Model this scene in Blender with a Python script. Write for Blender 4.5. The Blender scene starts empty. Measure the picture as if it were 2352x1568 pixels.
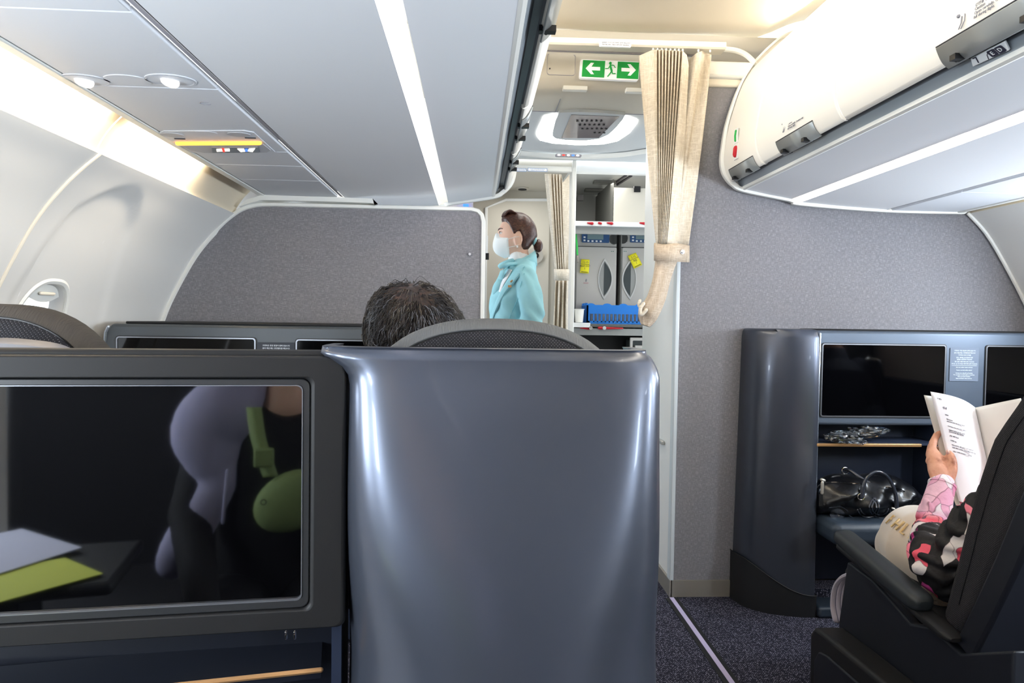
import bpy, bmesh, math, random
import numpy as np
from mathutils import Vector, Matrix, noise as mnoise
random.seed(7)
SC = bpy.context.scene
COL = SC.collection
PI = math.pi
# light levels
LP = dict(win=15.5, winr=16.0, cove=4.2, aisle=52.0, entry=5.0, galley=1.7, strip=2.0)

# ---------------------------------------------------------------- camera
F = 1568.0; CX = 1176.0; CY = 784.0          # focal length and centre in pixels of the 2352 x 1568 frame
CAM = np.array([0.0, 0.0, 1.15])
_Y = np.array([1090.0 - CX, -(735.0 - CY), -F]); _Y /= np.linalg.norm(_Y)
_r = math.radians(0.85)
_X = np.array([math.cos(_r), -math.sin(_r), 0.0]); _X -= _X.dot(_Y) * _Y; _X /= np.linalg.norm(_X)
_Z = np.cross(_X, _Y)
CM = np.array([_X, _Y, _Z])                   # camera space -> cabin space
cam_data = bpy.data.cameras.new('camera')
cam_data.sensor_width = 36.0; cam_data.lens = 36.0 * F / 2352.0; cam_data.clip_start = 0.02
cam = bpy.data.objects.new('camera', cam_data); COL.objects.link(cam)
m4 = Matrix([[*CM[0], CAM[0]], [*CM[1], CAM[1]], [*CM[2], CAM[2]], [0, 0, 0, 1]])
cam.matrix_world = m4
SC.camera = cam

def _ray(px, py): return CM @ np.array([px - CX, -(py - CY), -F])
def aY(px, py, y):
    d = _ray(px, py); return Vector(CAM + d * (y / d[1]))
def aX(px, py, x):
    d = _ray(px, py); return Vector(CAM + d * (x / d[0]))
def aZ(px, py, z):
    d = _ray(px, py); return Vector(CAM + d * ((z - 1.15) / d[2]))
def XZ(px, py, y):
    p = aY(px, py, y); return (p.x, p.z)

# ---------------------------------------------------------------- exposure, world
SC.view_settings.view_transform = 'Standard'
SC.view_settings.look = 'None'
SC.view_settings.gamma = 1.0
SC.view_settings.use_curve_mapping = False
SC.view_settings.exposure = 0.84
SC.cycles.max_bounces = 8; SC.cycles.diffuse_bounces = 5; SC.cycles.glossy_bounces = 4
SC.cycles.transmission_bounces = 6; SC.cycles.transparent_max_bounces = 12
SC.cycles.sample_clamp_indirect = 6.0
SC.cycles.caustics_reflective = False; SC.cycles.caustics_refractive = False
SC.cycles.use_denoising = True

wd = bpy.data.worlds.new('sky'); SC.world = wd; wd.use_nodes = True
wn = wd.node_tree.nodes; wl = wd.node_tree.links
bg = wn['Background']; bg.inputs[0].default_value = (0.86, 0.93, 1.0, 1); bg.inputs[1].default_value = 2.5

def area(name, loc, target, sx, sy, power, color=(1, 1, 1), spread=180):
    L = bpy.data.lights.new(name, 'AREA'); L.shape = 'RECTANGLE'; L.size = sx; L.size_y = sy
    L.energy = power; L.color = color; L.spread = math.radians(spread)
    o = bpy.data.objects.new(name, L); COL.objects.link(o)
    o.location = loc
    d = Vector(target) - Vector(loc)
    o.rotation_euler = d.to_track_quat('-Z', 'Y').to_euler()
    return o
YW = 2.80     # plane of the forward walls
CXC = 0.57    # cabin centre line
WARM = (1.0, 0.86, 0.66); WARM2 = (1.0, 0.94, 0.85); COOL = (0.80, 0.90, 1.0); NEUT = (1.0, 0.96, 0.93)
# daylight through the row of cabin windows, left and right (visible window is open to the sky)
for yy in (-1.5, -0.75, 0.0, 0.72):
    area('window_daylight', (-1.22, yy, 1.12 if yy < .5 else 1.20), (0.6, yy, 0.85), 0.24, 0.34 if yy < .5 else .26, LP['win'], COOL)
for yy in (-1.5, -0.75, 0.0, 0.72, 1.44, 2.16):
    area('window_daylight', (2.36 if yy < .5 else 2.31, yy, 1.12 if yy < .5 else 1.25), (0.5, yy, 0.85), 0.24, 0.34 if yy < .5 else .22, LP['winr'] * (1 if yy < 1 else .5), COOL)
# cove lamps tucked behind the rail above the side walls
def strip_y(name, x, y0, y1, z, tx, tz, w, power, col):
    L = area(name, (x, (y0 + y1) / 2, z), (tx, (y0 + y1) / 2, tz), w, y1 - y0, power, col)
    d = Vector((tx - x, 0, tz - z)).normalized()
    yax = Vector((0, 1, 0)); zax = -d; xax = yax.cross(zax)
    M = Matrix((xax, yax, zax)).transposed().to_4x4(); M.translation = Vector((x, (y0 + y1) / 2, z))
    L.matrix_world = M
    return L
for L_ in (strip_y('cove_lamp', -0.861, -2.4, 1.74, 1.630, -1.06, 1.585, 0.015, LP['cove'] * 2.2, WARM),
           strip_y('cove_lamp', -0.861, 1.86, 2.32, 1.630, -1.06, 1.585, 0.015, LP['cove'] * 0.28, WARM),
           strip_y('cove_lamp', 2.033, -2.4, 2.3, 1.630, 2.24, 1.585, 0.015, LP['cove'] * 3.2, WARM)): L_.data.spread = math.radians(150)
# aisle ceiling wash lamps on top of the bins
strip_y('ceiling_wash_lamp', 1.285, -2.4, 2.62, 2.342, 1.0, 2.50, 0.03, LP['aisle'], WARM2).data.spread = math.radians(125)
strip_y('ceiling_wash_lamp', -0.113, -2.4, 2.62, 2.342, 0.17, 2.50, 0.03, LP['aisle'] * .8, WARM2).data.spread = math.radians(125)
# entry area and galley lamps
area('entry_fill_lamp', (-0.95, 3.6, 1.3), (0.4, 3.7, 1.2), 0.5, 1.0, LP['entry'] * 1.3, COOL)  # added mid-air lamp, standing for daylight from an unseen entry door
area('galley_lamp', (0.95, 4.32, 2.02), (0.9, 4.40, 0.9), 0.7, 0.12, LP['galley'], (1, .97, .92))
area('lobby_lamp', (0.25, 4.55, 2.04), (0.25, 4.6, 0), 0.3, 0.3, LP['galley'] * .9, (1, .97, .92))

# ---------------------------------------------------------------- materials
def lin(c):
    r = []
    for v in c[:3]:
        v = v / 255.0
        r.append(v / 12.92 if v <= 0.04045 else ((v + 0.055) / 1.055) ** 2.4)
    return (*r, 1.0)
MATS = {}
def mat(name, rgb, rough=0.5, metal=0.0, spec=0.5, coat=0.0, emit=None, estr=1.0, alpha=1.0, trans=0.0, ior=1.45):
    m = bpy.data.materials.new(name); m.use_nodes = True
    b = m.node_tree.nodes['Principled BSDF']
    b.inputs['Base Color'].default_value = lin(rgb)
    b.inputs['Roughness'].default_value = rough
    b.inputs['Metallic'].default_value = metal
    b.inputs['Specular IOR Level'].default_value = spec
    b.inputs['Coat Weight'].default_value = coat
    b.inputs['Alpha'].default_value = alpha
    b.inputs['Transmission Weight'].default_value = trans
    b.inputs['IOR'].default_value = ior
    if emit:
        b.inputs['Emission Color'].default_value = lin(emit); b.inputs['Emission Strength'].default_value = estr
    MATS[name] = m
    return m
def nd(m, t, **kw):
    n = m.node_tree.nodes.new(t)
    for k, v in kw.items():
        if k in n.inputs: n.inputs[k].default_value = v
        else: setattr(n, k, v)
    return n
def lk(m, a, b): m.node_tree.links.new(a, b)
def coords(m, scale=(1, 1, 1), rot=(0, 0, 0), kind='Object'):
    tc = nd(m, 'ShaderNodeTexCoord'); mp = nd(m, 'ShaderNodeMapping')
    mp.inputs['Scale'].default_value = scale; mp.inputs['Rotation'].default_value = rot
    lk(m, tc.outputs[kind], mp.inputs['Vector']); return mp.outputs['Vector']
def ramp(m, fac, stops, interp='LINEAR'):
    r = nd(m, 'ShaderNodeValToRGB'); cr = r.color_ramp; cr.interpolation = interp
    while len(cr.elements) > len(stops): cr.elements.remove(cr.elements[-1])
    while len(cr.elements) < len(stops): cr.elements.new(0.5)
    for e, (p, c) in zip(cr.elements, stops): e.position = p; e.color = lin(c)
    lk(m, fac, r.inputs['Fac']); return r.outputs['Color']
def setcol(m, sock): lk(m, sock, m.node_tree.nodes['Principled BSDF'].inputs['Base Color'])
def bump(m, height, strength=0.2, dist=0.002):
    b = nd(m, 'ShaderNodeBump'); b.inputs['Strength'].default_value = strength; b.inputs['Distance'].default_value = dist
    lk(m, height, b.inputs['Height']); lk(m, b.outputs['Normal'], m.node_tree.nodes['Principled BSDF'].inputs['Normal'])
def noisetex(m, vec, scale, detail=2.0, rough=0.5):
    n = nd(m, 'ShaderNodeTexNoise'); n.inputs['Scale'].default_value = scale; n.inputs['Detail'].default_value = detail
    n.inputs['Roughness'].default_value = rough; lk(m, vec, n.inputs['Vector']); return n.outputs['Fac']
def math_(m, op, a, b=None):
    n = nd(m, 'ShaderNodeMath', operation=op)
    for i, s in enumerate((a, b)):
        if s is None: continue
        if isinstance(s, (int, float)): n.inputs[i].default_value = s
        else: lk(m, s, n.inputs[i])
    return n.outputs[0]
def grain(m, scale=900, strength=0.08, dist=0.0005):
    bump(m, noisetex(m, coords(m), scale, 1), strength, dist)

mat('bin_white', (232, 233, 236), .42, spec=.35); grain(MATS['bin_white'])
mat('bin_warm', (240, 236, 228), .32, spec=.4)
mat('psu_white', (218, 221, 227), .45, spec=.35)
mat('panel_white', (228, 227, 224), .5, spec=.35)
mat('cream', (236, 228, 212), .5, spec=.35)
mat('entry_grey', (196, 200, 202), .5)
mat('entry_beige', (205, 200, 188), .5)
mat('trim_white', (235, 235, 230), .35)
mat('gap_dark', (60, 58, 64), .7)
mat('gap_grey', (150, 148, 155), .6)
mat('rail_grey', (150, 158, 165), .35, metal=.3)
mat('latch_grey', (148, 152, 152), .3, metal=.25)
mat('channel_grey', (110, 114, 120), .4, metal=.3)
mat('black', (12, 12, 14), .45)
mat('black_soft', (22, 23, 26), .6)
mat('strip_light', (255, 250, 252), .5, emit=(255, 244, 246), estr=LP['strip'])
mat('strip_end', (255, 235, 230), .5, emit=(255, 225, 222), estr=LP['strip'] * .45)
mat('ring_light', (255, 255, 250), .5, emit=(255, 252, 244), estr=5.5)
mat('amber', (255, 180, 60), .5, emit=(255, 170, 50), estr=2.2)
mat('icon_white', (255, 255, 255), .5, emit=(255, 240, 220), estr=1.0)
mat('icon_red', (230, 60, 50), .5, emit=(235, 60, 50), estr=.6)
mat('icon_blue', (70, 120, 230), .5, emit=(70, 120, 230), estr=.8)
mat('green', (20, 150, 62), .4, emit=(20, 150, 62), estr=.12)
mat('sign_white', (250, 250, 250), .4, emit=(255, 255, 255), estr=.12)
mat('label_white', (238, 240, 240), .5)
mat('text_grey', (138, 138, 146), .6)
mat('text_dark', (52, 50, 66), .6)
mat('text_light', (222, 230, 238), .6, emit=(222, 230, 238), estr=.08)
mat('text_gold', (216, 186, 132), .6)
mat('cove_cream', (214, 202, 180), .5)
mat('chrome', (225, 222, 220), .12, metal=1.0)
mat('steel', (164, 159, 150), .36, metal=.45); grain(MATS['steel'], 300, .05)
mat('gold', (206, 160, 110), .3, metal=.65)
mat('shell', (78, 83, 95), .28, metal=.62, spec=.5, coat=.1); grain(MATS['shell'], 1500, .03, .0003)
mat('console_front', (84, 94, 108), .42, metal=.35, spec=.4)
mat('frame_dark', (29, 29, 30), .48, spec=.3); grain(MATS['frame_dark'], 1500, .1, .0004)
mat('frame_inner', (40, 41, 43), .35)
mat('bezel_line', (120, 122, 128), .3, metal=.6)
mat('screen', (3, 3, 4), .035, spec=.9, ior=1.62)
mat('screen_far', (3, 3, 4), .05, spec=.25)
mat('armrest', (40, 44, 46), .38, spec=.45)
mat('seat_side', (20, 23, 31), .5)
mat('navy', (34, 42, 60), .45)
mat('leather', (14, 15, 19), .28, spec=.6)
bump(MATS['leather'], noisetex(MATS['leather'], coords(MATS['leather']), 16, 3, .5), .35, .010)
mat('leather_soft', (44, 54, 66), .42)
mat('skin', (232, 190, 168), .5)
MATS['skin'].node_tree.nodes['Principled BSDF'].inputs['Subsurface Weight'].default_value = .15
MATS['skin'].node_tree.nodes['Principled BSDF'].inputs['Subsurface Radius'].default_value = (.01, .004, .002)
def skin2():
    m = mat('skin_aged', (214, 158, 130), .5)
    c = noisetex(m, coords(m), 28, 3, .6)
    setcol(m, ramp(m, c, [(.30, (166, 108, 82)), (.42, (208, 150, 122)), (.6, (218, 164, 138)), (.75, (206, 140, 118))]))
    bump(m, noisetex(m, coords(m), 70, 4, .6), .35, .003)
skin2()
mat('white_cloth', (240, 240, 240), .8)
mat('mask_white', (242, 244, 242), .75)
mat('teal', (152, 206, 214), .75); bump(MATS['teal'], noisetex(MATS['teal'], coords(MATS['teal']), 16, 2), .35, .012)
mat('teal_dark', (128, 190, 200), .75)
mat('eye_white', (235, 232, 230), .2)
mat('eye_dark', (40, 24, 18), .1)
mat('lip', (190, 110, 105), .4)
mat('pearl', (245, 240, 235), .2)
mat('green_strap', (60, 200, 90), .5)
mat('tag_yellow', (236, 226, 40), .6, emit=(236, 226, 40), estr=.06)
mat('crate_blue', (28, 118, 206), .45)
mat('cup', (240, 238, 232), .6)
mat('red', (190, 26, 40), .35)
mat('oven', (184, 182, 178), .42, metal=.15)
mat('oven_dark', (52, 60, 62), .4)
mat('oven_blue', (48, 84, 130), .4)
mat('lcd', (120, 142, 146), .3)
mat('galley_grey', (150, 152, 150), .5)
mat('galley_dark', (96, 96, 92), .6)
mat('lime', (132, 152, 96), .7)
mat('lime_paper', (196, 204, 84), .7)
mat('lilac', (168, 166, 196), .85)
mat('black_cloth', (14, 14, 18), .8)
mat('suit', (34, 36, 52), .8)
mat('brown_cloth', (86, 66, 58), .85)
mat('shearling', (206, 186, 158), .95); bump(MATS['shearling'], noisetex(MATS['shearling'], coords(MATS['shearling']), 160, 3), .8, .006)
mat('blanket', (176, 170, 182), .9)
mat('blanket_dark', (92, 88, 104), .9)
m = mat('velour', (216, 200, 182), .75, spec=.3)
m.node_tree.nodes['Principled BSDF'].inputs['Sheen Weight'].default_value = .5
bump(m, noisetex(m, coords(m), 700, 2), .3, .001)
m = mat('paper', (246, 245, 246), .7)
def hair_mat(name, c0, c1, c2, rough=.38, sc=(3, 3, 3), det=60):
    m = mat(name, c1, rough, spec=.5)
    v = coords(m, sc)
    n = noisetex(m, v, det, 3)
    setcol(m, ramp(m, n, [(.3, c0), (.5, c1), (.72, c2)]))
    bump(m, n, .2, .002)
    return m
hair_mat('hair_brown', (38, 20, 16), (66, 38, 30), (112, 72, 58), .35, (1, 6, 6))
hair_mat('hair_black', (22, 15, 13), (40, 27, 22), (74, 50, 38), .5, (2, 2, 2))
mat('hair_strand', (26, 21, 20), .4)
mat('hair_grey', (120, 122, 130), .4)
def woven(name, c0, c1, c2, s=1.0, bs=.25):
    m = mat(name, c1, .85, spec=.2)
    h = noisetex(m, coords(m, (60 * s, 60 * s, 700 * s)), 1.0, 1)
    v = noisetex(m, coords(m, (700 * s, 700 * s, 60 * s)), 1.0, 1)
    a = math_(m, 'MAXIMUM', h, v)
    setcol(m, ramp(m, a, [(.50, c0), (.60, c1), (.74, c2)]))
    bump(m, a, bs, .001)
    return m
woven('wall_fabric', (121, 120, 125), (134, 133, 138), (157, 156, 160))
def curtain_mat(name, c0, c1, c2):
    m = mat(name, c1, .85, spec=.2)
    h = noisetex(m, coords(m, (30, 30, 260)), 1.0, 2)
    v = noisetex(m, coords(m, (220, 220, 30)), 1.0, 2)
    a = math_(m, 'MAXIMUM', h, v)
    setcol(m, ramp(m, a, [(.5, c0), (.62, c1), (.75, c2)]))
    bump(m, a, .3, .002)
curtain_mat('curtain', (212, 201, 184), (226, 216, 200), (236, 228, 214))
curtain_mat('curtain_band', (190, 172, 152), (204, 188, 168), (214, 200, 182))
def carpet():
    m = mat('carpet', (48, 48, 58), .95, spec=.1)
    v = coords(m, (1, 1.6, 1), (0, 0, math.radians(28)))
    vo = nd(m, 'ShaderNodeTexVoronoi'); vo.inputs['Scale'].default_value = 150; vo.inputs['Randomness'].default_value = .55
    lk(m, v, vo.inputs['Vector'])
    n = noisetex(m, coords(m), 300, 2)
    d = math_(m, 'ADD', vo.outputs['Distance'], math_(m, 'MULTIPLY', n, .35))
    setcol(m, ramp(m, d, [(.30, (176, 174, 190)), (.42, (104, 103, 120)), (.60, (50, 50, 62)), (.9, (32, 32, 42))]))
    bump(m, vo.outputs['Distance'], .6, .003)
carpet()
def dotted(name, base, dot, scale, rot=45):
    m = mat(name, base, .85, spec=.2)
    vo = nd(m, 'ShaderNodeTexVoronoi'); vo.inputs['Scale'].default_value = scale; vo.inputs['Randomness'].default_value = .12
    vo.voronoi_dimensions = '2D'
    tc = nd(m, 'ShaderNodeTexCoord'); mp = nd(m, 'ShaderNodeMapping'); mp.inputs['Rotation'].default_value = (0, 0, math.radians(rot))
    lk(m, tc.outputs['UV'], mp.inputs['Vector']); lk(m, mp.outputs['Vector'], vo.inputs['Vector'])
    n = noisetex(m, mp.outputs['Vector'], scale * 1.7, 2)
    d = math_(m, 'ADD', vo.outputs['Distance'], math_(m, 'MULTIPLY', n, .25))
    setcol(m, ramp(m, d, [(.20, dot), (.30, base), (1, base)]))
    bump(m, vo.outputs['Distance'], .5, .002)
dotted('headrest_fabric', (34, 34, 38), (112, 112, 116), 300)
m = mat('headrest_band', (92, 94, 96), .85, spec=.2)
bump(m, noisetex(m, coords(m, (500, 60, 60)), 1, 1), .6, .002)
m = mat('headrest_band_dark', (66, 62, 58), .85, spec=.2)
bump(m, noisetex(m, coords(m, (500, 60, 60)), 1, 1), .6, .002)
def floral():
    m = mat('floral', (230, 170, 190), .7)
    v = coords(m, (1, 1, .62), (0.3, 0.2, .5))
    w = nd(m, 'ShaderNodeTexNoise'); w.inputs['Scale'].default_value = 9; lk(m, v, w.inputs['Vector'])
    ad = nd(m, 'ShaderNodeMixRGB', blend_type='LINEAR_LIGHT'); ad.inputs['Fac'].default_value = .06
    lk(m, v, ad.inputs['Color1']); lk(m, w.outputs['Color'], ad.inputs['Color2'])
    vo = nd(m, 'ShaderNodeTexVoronoi'); vo.inputs['Scale'].default_value = 26; lk(m, ad.outputs['Color'], vo.inputs['Vector'])
    sep = nd(m, 'ShaderNodeSeparateColor'); lk(m, vo.outputs['Color'], sep.inputs['Color'])
    # object Z: light pinks near the cuff, black ground with vivid petals towards the elbow
    tc = nd(m, 'ShaderNodeTexCoord'); sx = nd(m, 'ShaderNodeSeparateXYZ'); lk(m, tc.outputs['Object'], sx.inputs['Vector'])
    hi = ramp(m, sep.outputs['Red'], [(0, (236, 190, 208)), (.25, (244, 214, 224)), (.5, (228, 168, 196)), (.72, (240, 232, 236)), (.9, (214, 140, 176))], 'CONSTANT')
    lo = ramp(m, sep.outputs['Green'], [(0, (12, 9, 12)), (.54, (222, 84, 104)), (.63, (236, 130, 150)), (.69, (14, 10, 14)), (.86, (228, 220, 216)), (.93, (180, 60, 130))], 'CONSTANT')
    mx = nd(m, 'ShaderNodeMixRGB')
    fz = math_(m, 'ADD', math_(m, 'MULTIPLY', sx.outputs['Z'], 30.0), math_(m, 'MULTIPLY', math_(m, 'SUBTRACT', w.outputs['Fac'], .5), 3.0))
    cl = nd(m, 'ShaderNodeClamp'); lk(m, math_(m, 'SUBTRACT', fz, 18.4), cl.inputs['Value'])
    fy = nd(m, 'ShaderNodeClamp'); lk(m, math_(m, 'MULTIPLY', math_(m, 'SUBTRACT', sx.outputs['Y'], 1.735), 60.0), fy.inputs['Value'])
    lk(m, math_(m, 'MULTIPLY', cl.outputs[0], fy.outputs[0]), mx.inputs['Fac']); lk(m, lo, mx.inputs['Color1']); lk(m, hi, mx.inputs['Color2'])
    # thin dark outlines between petals
    ve = nd(m, 'ShaderNodeTexVoronoi', feature='DISTANCE_TO_EDGE'); ve.inputs['Scale'].default_value = 26; lk(m, ad.outputs['Color'], ve.inputs['Vector'])
    e = ramp(m, ve.outputs['Distance'], [(0, (120, 84, 96)), (.035, (255, 255, 255))])
    mu = nd(m, 'ShaderNodeMixRGB', blend_type='MULTIPLY'); mu.inputs['Fac'].default_value = .8
    lk(m, mx.outputs['Color'], mu.inputs['Color1']); lk(m, e, mu.inputs['Color2'])
    setcol(m, mu.outputs['Color'])
    bump(m, noisetex(m, coords(m), 30, 3), .5, .01)
floral()
def wrap():
    m = bpy.data.materials.new('plastic_wrap'); m.use_nodes = True; MATS['plastic_wrap'] = m
    n = m.node_tree.nodes; n.remove(n['Principled BSDF']); out = n['Material Output']
    t = nd(m, 'ShaderNodeBsdfTransparent'); t.inputs[0].default_value = (.93, .95, .98, 1)
    g = nd(m, 'ShaderNodeBsdfGlossy'); g.inputs['Roughness'].default_value = .12; g.inputs[0].default_value = (.9, .95, 1, 1)
    mx = nd(m, 'ShaderNodeMixShader'); fr = nd(m, 'ShaderNodeLayerWeight'); fr.inputs[0].default_value = .35
    mt = math_(m, 'ADD', fr.outputs['Fresnel'], .07)
    lk(m, mt, mx.inputs[0]); lk(m, t.outputs[0], mx.inputs[1]); lk(m, g.outputs[0], mx.inputs[2]); lk(m, mx.outputs[0], out.inputs[0])
wrap()
mat('rail_trim', (206, 214, 218), .3)
mat('track', (186, 176, 208), .5)
mat('lav_wall', (214, 206, 208), .5)
mat('steel_light', (190, 188, 182), .3, metal=.4)
mat('display_blue', (60, 120, 250), .4, emit=(60, 120, 250), estr=.9)
mat('hatch', (120, 112, 114), .12, spec=.8)
mat('psu_shade', (190, 192, 198), .5)
mat('bulb', (255, 250, 245), .15, emit=(255, 248, 240), estr=.35)
mat('glass', (255, 255, 255), .02, trans=1.0, ior=1.02)

# ---------------------------------------------------------------- mesh helpers
class MB:
    def __init__(s): s.v = []; s.f = []; s.uv = {}
    def add(s, vs, fs):
        b = len(s.v); s.v += [tuple(v) for v in vs]; s.f += [tuple(b + i for i in f) for f in fs]; return b
def mesh_of(name, mb, mats, smooth=True, ang=40):
    me = bpy.data.meshes.new(name); me.from_pydata(mb.v, [], mb.f)
    bm = bmesh.new(); bm.from_mesh(me); bmesh.ops.remove_doubles(bm, verts=bm.verts, dist=1e-6)
    bmesh.ops.recalc_face_normals(bm, faces=bm.faces); bm.to_mesh(me); bm.free()
    for m in (mats if isinstance(mats, (list, tuple)) else [mats]): me.materials.append(MATS[m])
    if smooth:
        me.shade_smooth()
        try: me.set_sharp_from_angle(angle=math.radians(ang))
        except Exception: pass
    return me
def obj(name, mb, m, parent=None, smooth=True, ang=40, **kw):
    me = mesh_of(name, mb, m, smooth, ang) if isinstance(mb, MB) else mb
    o = bpy.data.objects.new(name, me); COL.objects.link(o)
    if parent is not None:
        o.parent = parent; o.matrix_parent_inverse = parent.matrix_world.inverted() if False else Matrix.Translation(-parent.location)
    for k, v in kw.items(): o[k] = v
    return o
def thing(name, label, cat, loc=(0, 0, 0), group=None):
    o = bpy.data.objects.new(name, None); COL.objects.link(o); o.location = loc; o.empty_display_size = .05
    o['label'] = label; o['category'] = cat
    if group: o['group'] = group
    return o
def tag(o, label, cat, group=None, kind=None):
    o['label'] = label; o['category'] = cat
    if group: o['group'] = group
    if kind: o['kind'] = kind
    return o
def struct(name, mb, m, label=None, cat='wall', **kw):
    o = obj(name, mb, m, **kw); o['kind'] = 'structure'
    if label: o['label'] = label; o['category'] = cat
    return o
def box(mb, x0, x1, y0, y1, z0, z1):
    v = [(x, y, z) for x in (x0, x1) for y in (y0, y1) for z in (z0, z1)]
    mb.add(v, [(0, 1, 3, 2), (4, 6, 7, 5), (0, 4, 5, 1), (2, 3, 7, 6), (0, 2, 6, 4), (1, 5, 7, 3)]); return mb
def bev(o, w, seg=3, ang=30):
    md = o.modifiers.new('bevel', 'BEVEL'); md.width = w; md.segments = seg; md.limit_method = 'ANGLE'; md.angle_limit = math.radians(ang)
    return o
def solid(o, t, off=0):
    md = o.modifiers.new('solidify', 'SOLIDIFY'); md.thickness = t; md.offset = off; return o
def sub(o, n=1):
    md = o.modifiers.new('subsurf', 'SUBSURF'); md.levels = n; md.render_levels = n; return o
def grid(mb, rows, closed_u=False, closed_v=False, flip=False):
    """rows: list of equal-length point lists."""
    nr = len(rows); nc = len(rows[0]); b = len(mb.v)
    for r in rows: mb.v += [tuple(p) for p in r]
    for i in range(nr if closed_v else nr - 1):
        for j in range(nc if closed_u else nc - 1):
            a = b + i * nc + j; c = b + i * nc + (j + 1) % nc
            d = b + ((i + 1) % nr) * nc + (j + 1) % nc; e = b + ((i + 1) % nr) * nc + j
            mb.f.append((a, c, d, e) if not flip else (a, e, d, c))
    return mb
def cap(mb, pts):
    b = len(mb.v); mb.v += [tuple(p) for p in pts]; mb.f.append(tuple(range(b, b + len(pts))))
def loft(mb, rows, caps=True):
    grid(mb, rows, closed_u=True)
    if caps: cap(mb, rows[0]); cap(mb, rows[-1])
    return mb
def tube(mb, pts, rad, n=10, ell=1.0, up=None, round_caps=True):
    pts = [Vector(p) for p in pts]
    if isinstance(rad, (int, float)): rad = [rad] * len(pts)
    if round_caps and len(pts) > 1:
        d0 = (pts[0] - pts[1]).normalized(); d1 = (pts[-1] - pts[-2]).normalized()
        pts = [pts[0] + d0 * rad[0] * .95, pts[0] + d0 * rad[0] * .65] + pts + [pts[-1] + d1 * rad[-1] * .65, pts[-1] + d1 * rad[-1] * .95]
        rad = [rad[0] * .3, rad[0] * .76] + list(rad) + [rad[-1] * .76, rad[-1] * .3]
    rows = []; prev = None
    for i, p in enumerate(pts):
        t = (pts[min(i + 1, len(pts) - 1)] - pts[max(i - 1, 0)]).normalized()
        if prev is None:
            a = Vector(up) if up else (Vector((0, 0, 1)) if abs(t.z) < .9 else Vector((1, 0, 0)))
            u = (a - t * a.dot(t)).normalized()
        else: u = (prev - t * prev.dot(t)).normalized()
        prev = u; w = t.cross(u)
        rows.append([p + (u * math.cos(2 * PI * k / n) + w * math.sin(2 * PI * k / n) * ell) * rad[i] for k in range(n)])
    return loft(mb, rows)
def spline(pts, k=6):
    """Catmull-Rom through 2-D or 3-D points."""
    P = [Vector(p) for p in pts]; out = []
    for i in range(len(P) - 1):
        p0 = P[max(i - 1, 0)]; p1 = P[i]; p2 = P[i + 1]; p3 = P[min(i + 2, len(P) - 1)]
        for j in range(k):
            t = j / k
            out.append(.5 * ((2 * p1) + (p2 - p0) * t + (2 * p0 - 5 * p1 + 4 * p2 - p3) * t * t + (3 * p1 - p0 - 3 * p2 + p3) * t ** 3))
    out.append(P[-1]); return out
def extr(mb, prof, ys):
    """open profile of (x,z) swept along y positions."""
    return grid(mb, [[(x, y, z) for (x, z) in prof] for y in ys])
def extr_closed(mb, prof, y0, y1):
    loft(mb, [[(x, y0, z) for (x, z) in prof], [(x, y1, z) for (x, z) in prof]])
def rrect(x0, x1, z0, z1, r, n=6):
    out = []
    for cx, cz, a0 in ((x1 - r, z1 - r, 0), (x0 + r, z1 - r, 90), (x0 + r, z0 + r, 180), (x1 - r, z0 + r, 270)):
        for k in range(n + 1):
            a = math.radians(a0 + 90 * k / n); out.append((cx + r * math.cos(a), cz + r * math.sin(a)))
    return out
def ellipse(cx, cz, a, b, n=40):
    return [(cx + a * math.cos(2 * PI * k / n), cz + b * math.sin(2 * PI * k / n)) for k in range(n)]
def plateY(mb, out, y0, y1):      # outline in x,z ; slab between y0 (front) and y1
    loft(mb, [[(x, y0, z) for x, z in out], [(x, y1, z) for x, z in out]])
def plateX(mb, out, x0, x1):      # outline in y,z
    loft(mb, [[(x0, y, z) for y, z in out], [(x1, y, z) for y, z in out]])
def plateZ(mb, out, z0, z1):      # outline in x,y
    loft(mb, [[(x, y, z0) for x, y in out], [(x, y, z1) for x, y in out]])
def ringY(mb, outer, inner, y0, y1):   # frame: same point count
    grid(mb, [[(x, y0, z) for x, z in inner], [(x, y0, z) for x, z in outer], [(x, y1, z) for x, z in outer], [(x, y1, z) for x, z in inner]], closed_u=True, closed_v=True)
def plate_any(mb, pts, thick):
    pts = [Vector(p) for p in pts]; n = Vector((0, 0, 0))
    for i in range(len(pts)): n += pts[i].cross(pts[(i + 1) % len(pts)])
    n.normalize(); loft(mb, [pts, [p + n * thick for p in pts]])
def text(body, size, loc, rot, m, parent=None, name='lettering', align='CENTER', space=1.0, width=1.0, ext=.0004, **kw):
    c = bpy.data.curves.new(name, 'FONT'); c.body = body; c.size = size; c.align_x = align; c.align_y = 'CENTER'
    c.extrude = ext; c.space_line = space; c.materials.append(MATS[m]); c.resolution_u = 2
    o = bpy.data.objects.new(name, c); COL.objects.link(o)
    o.rotation_euler = rot; o.location = loc; o.scale = (width, 1, 1)
    if parent is not None: o.parent = parent; o.matrix_parent_inverse = Matrix.Translation(-parent.location)
    for k, v in kw.items(): o[k] = v
    return o
def fonts_to_meshes():
    dg = bpy.context.evaluated_depsgraph_get()
    for o in [o for o in SC.objects if o.type == 'FONT']:
        me = bpy.data.meshes.new_from_object(o.evaluated_get(dg)); me.name = o.name
        n = bpy.data.objects.new('tmp', me); COL.objects.link(n); n.parent = o.parent
        n.matrix_parent_inverse = o.matrix_parent_inverse.copy(); n.location = o.location; n.rotation_euler = o.rotation_euler; n.scale = o.scale
        for k in o.keys(): n[k] = o[k]
        nm = o.name; bpy.data.objects.remove(o); n.name = nm
RF = (PI / 2, 0, 0)            # facing the camera (-Y)
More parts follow.
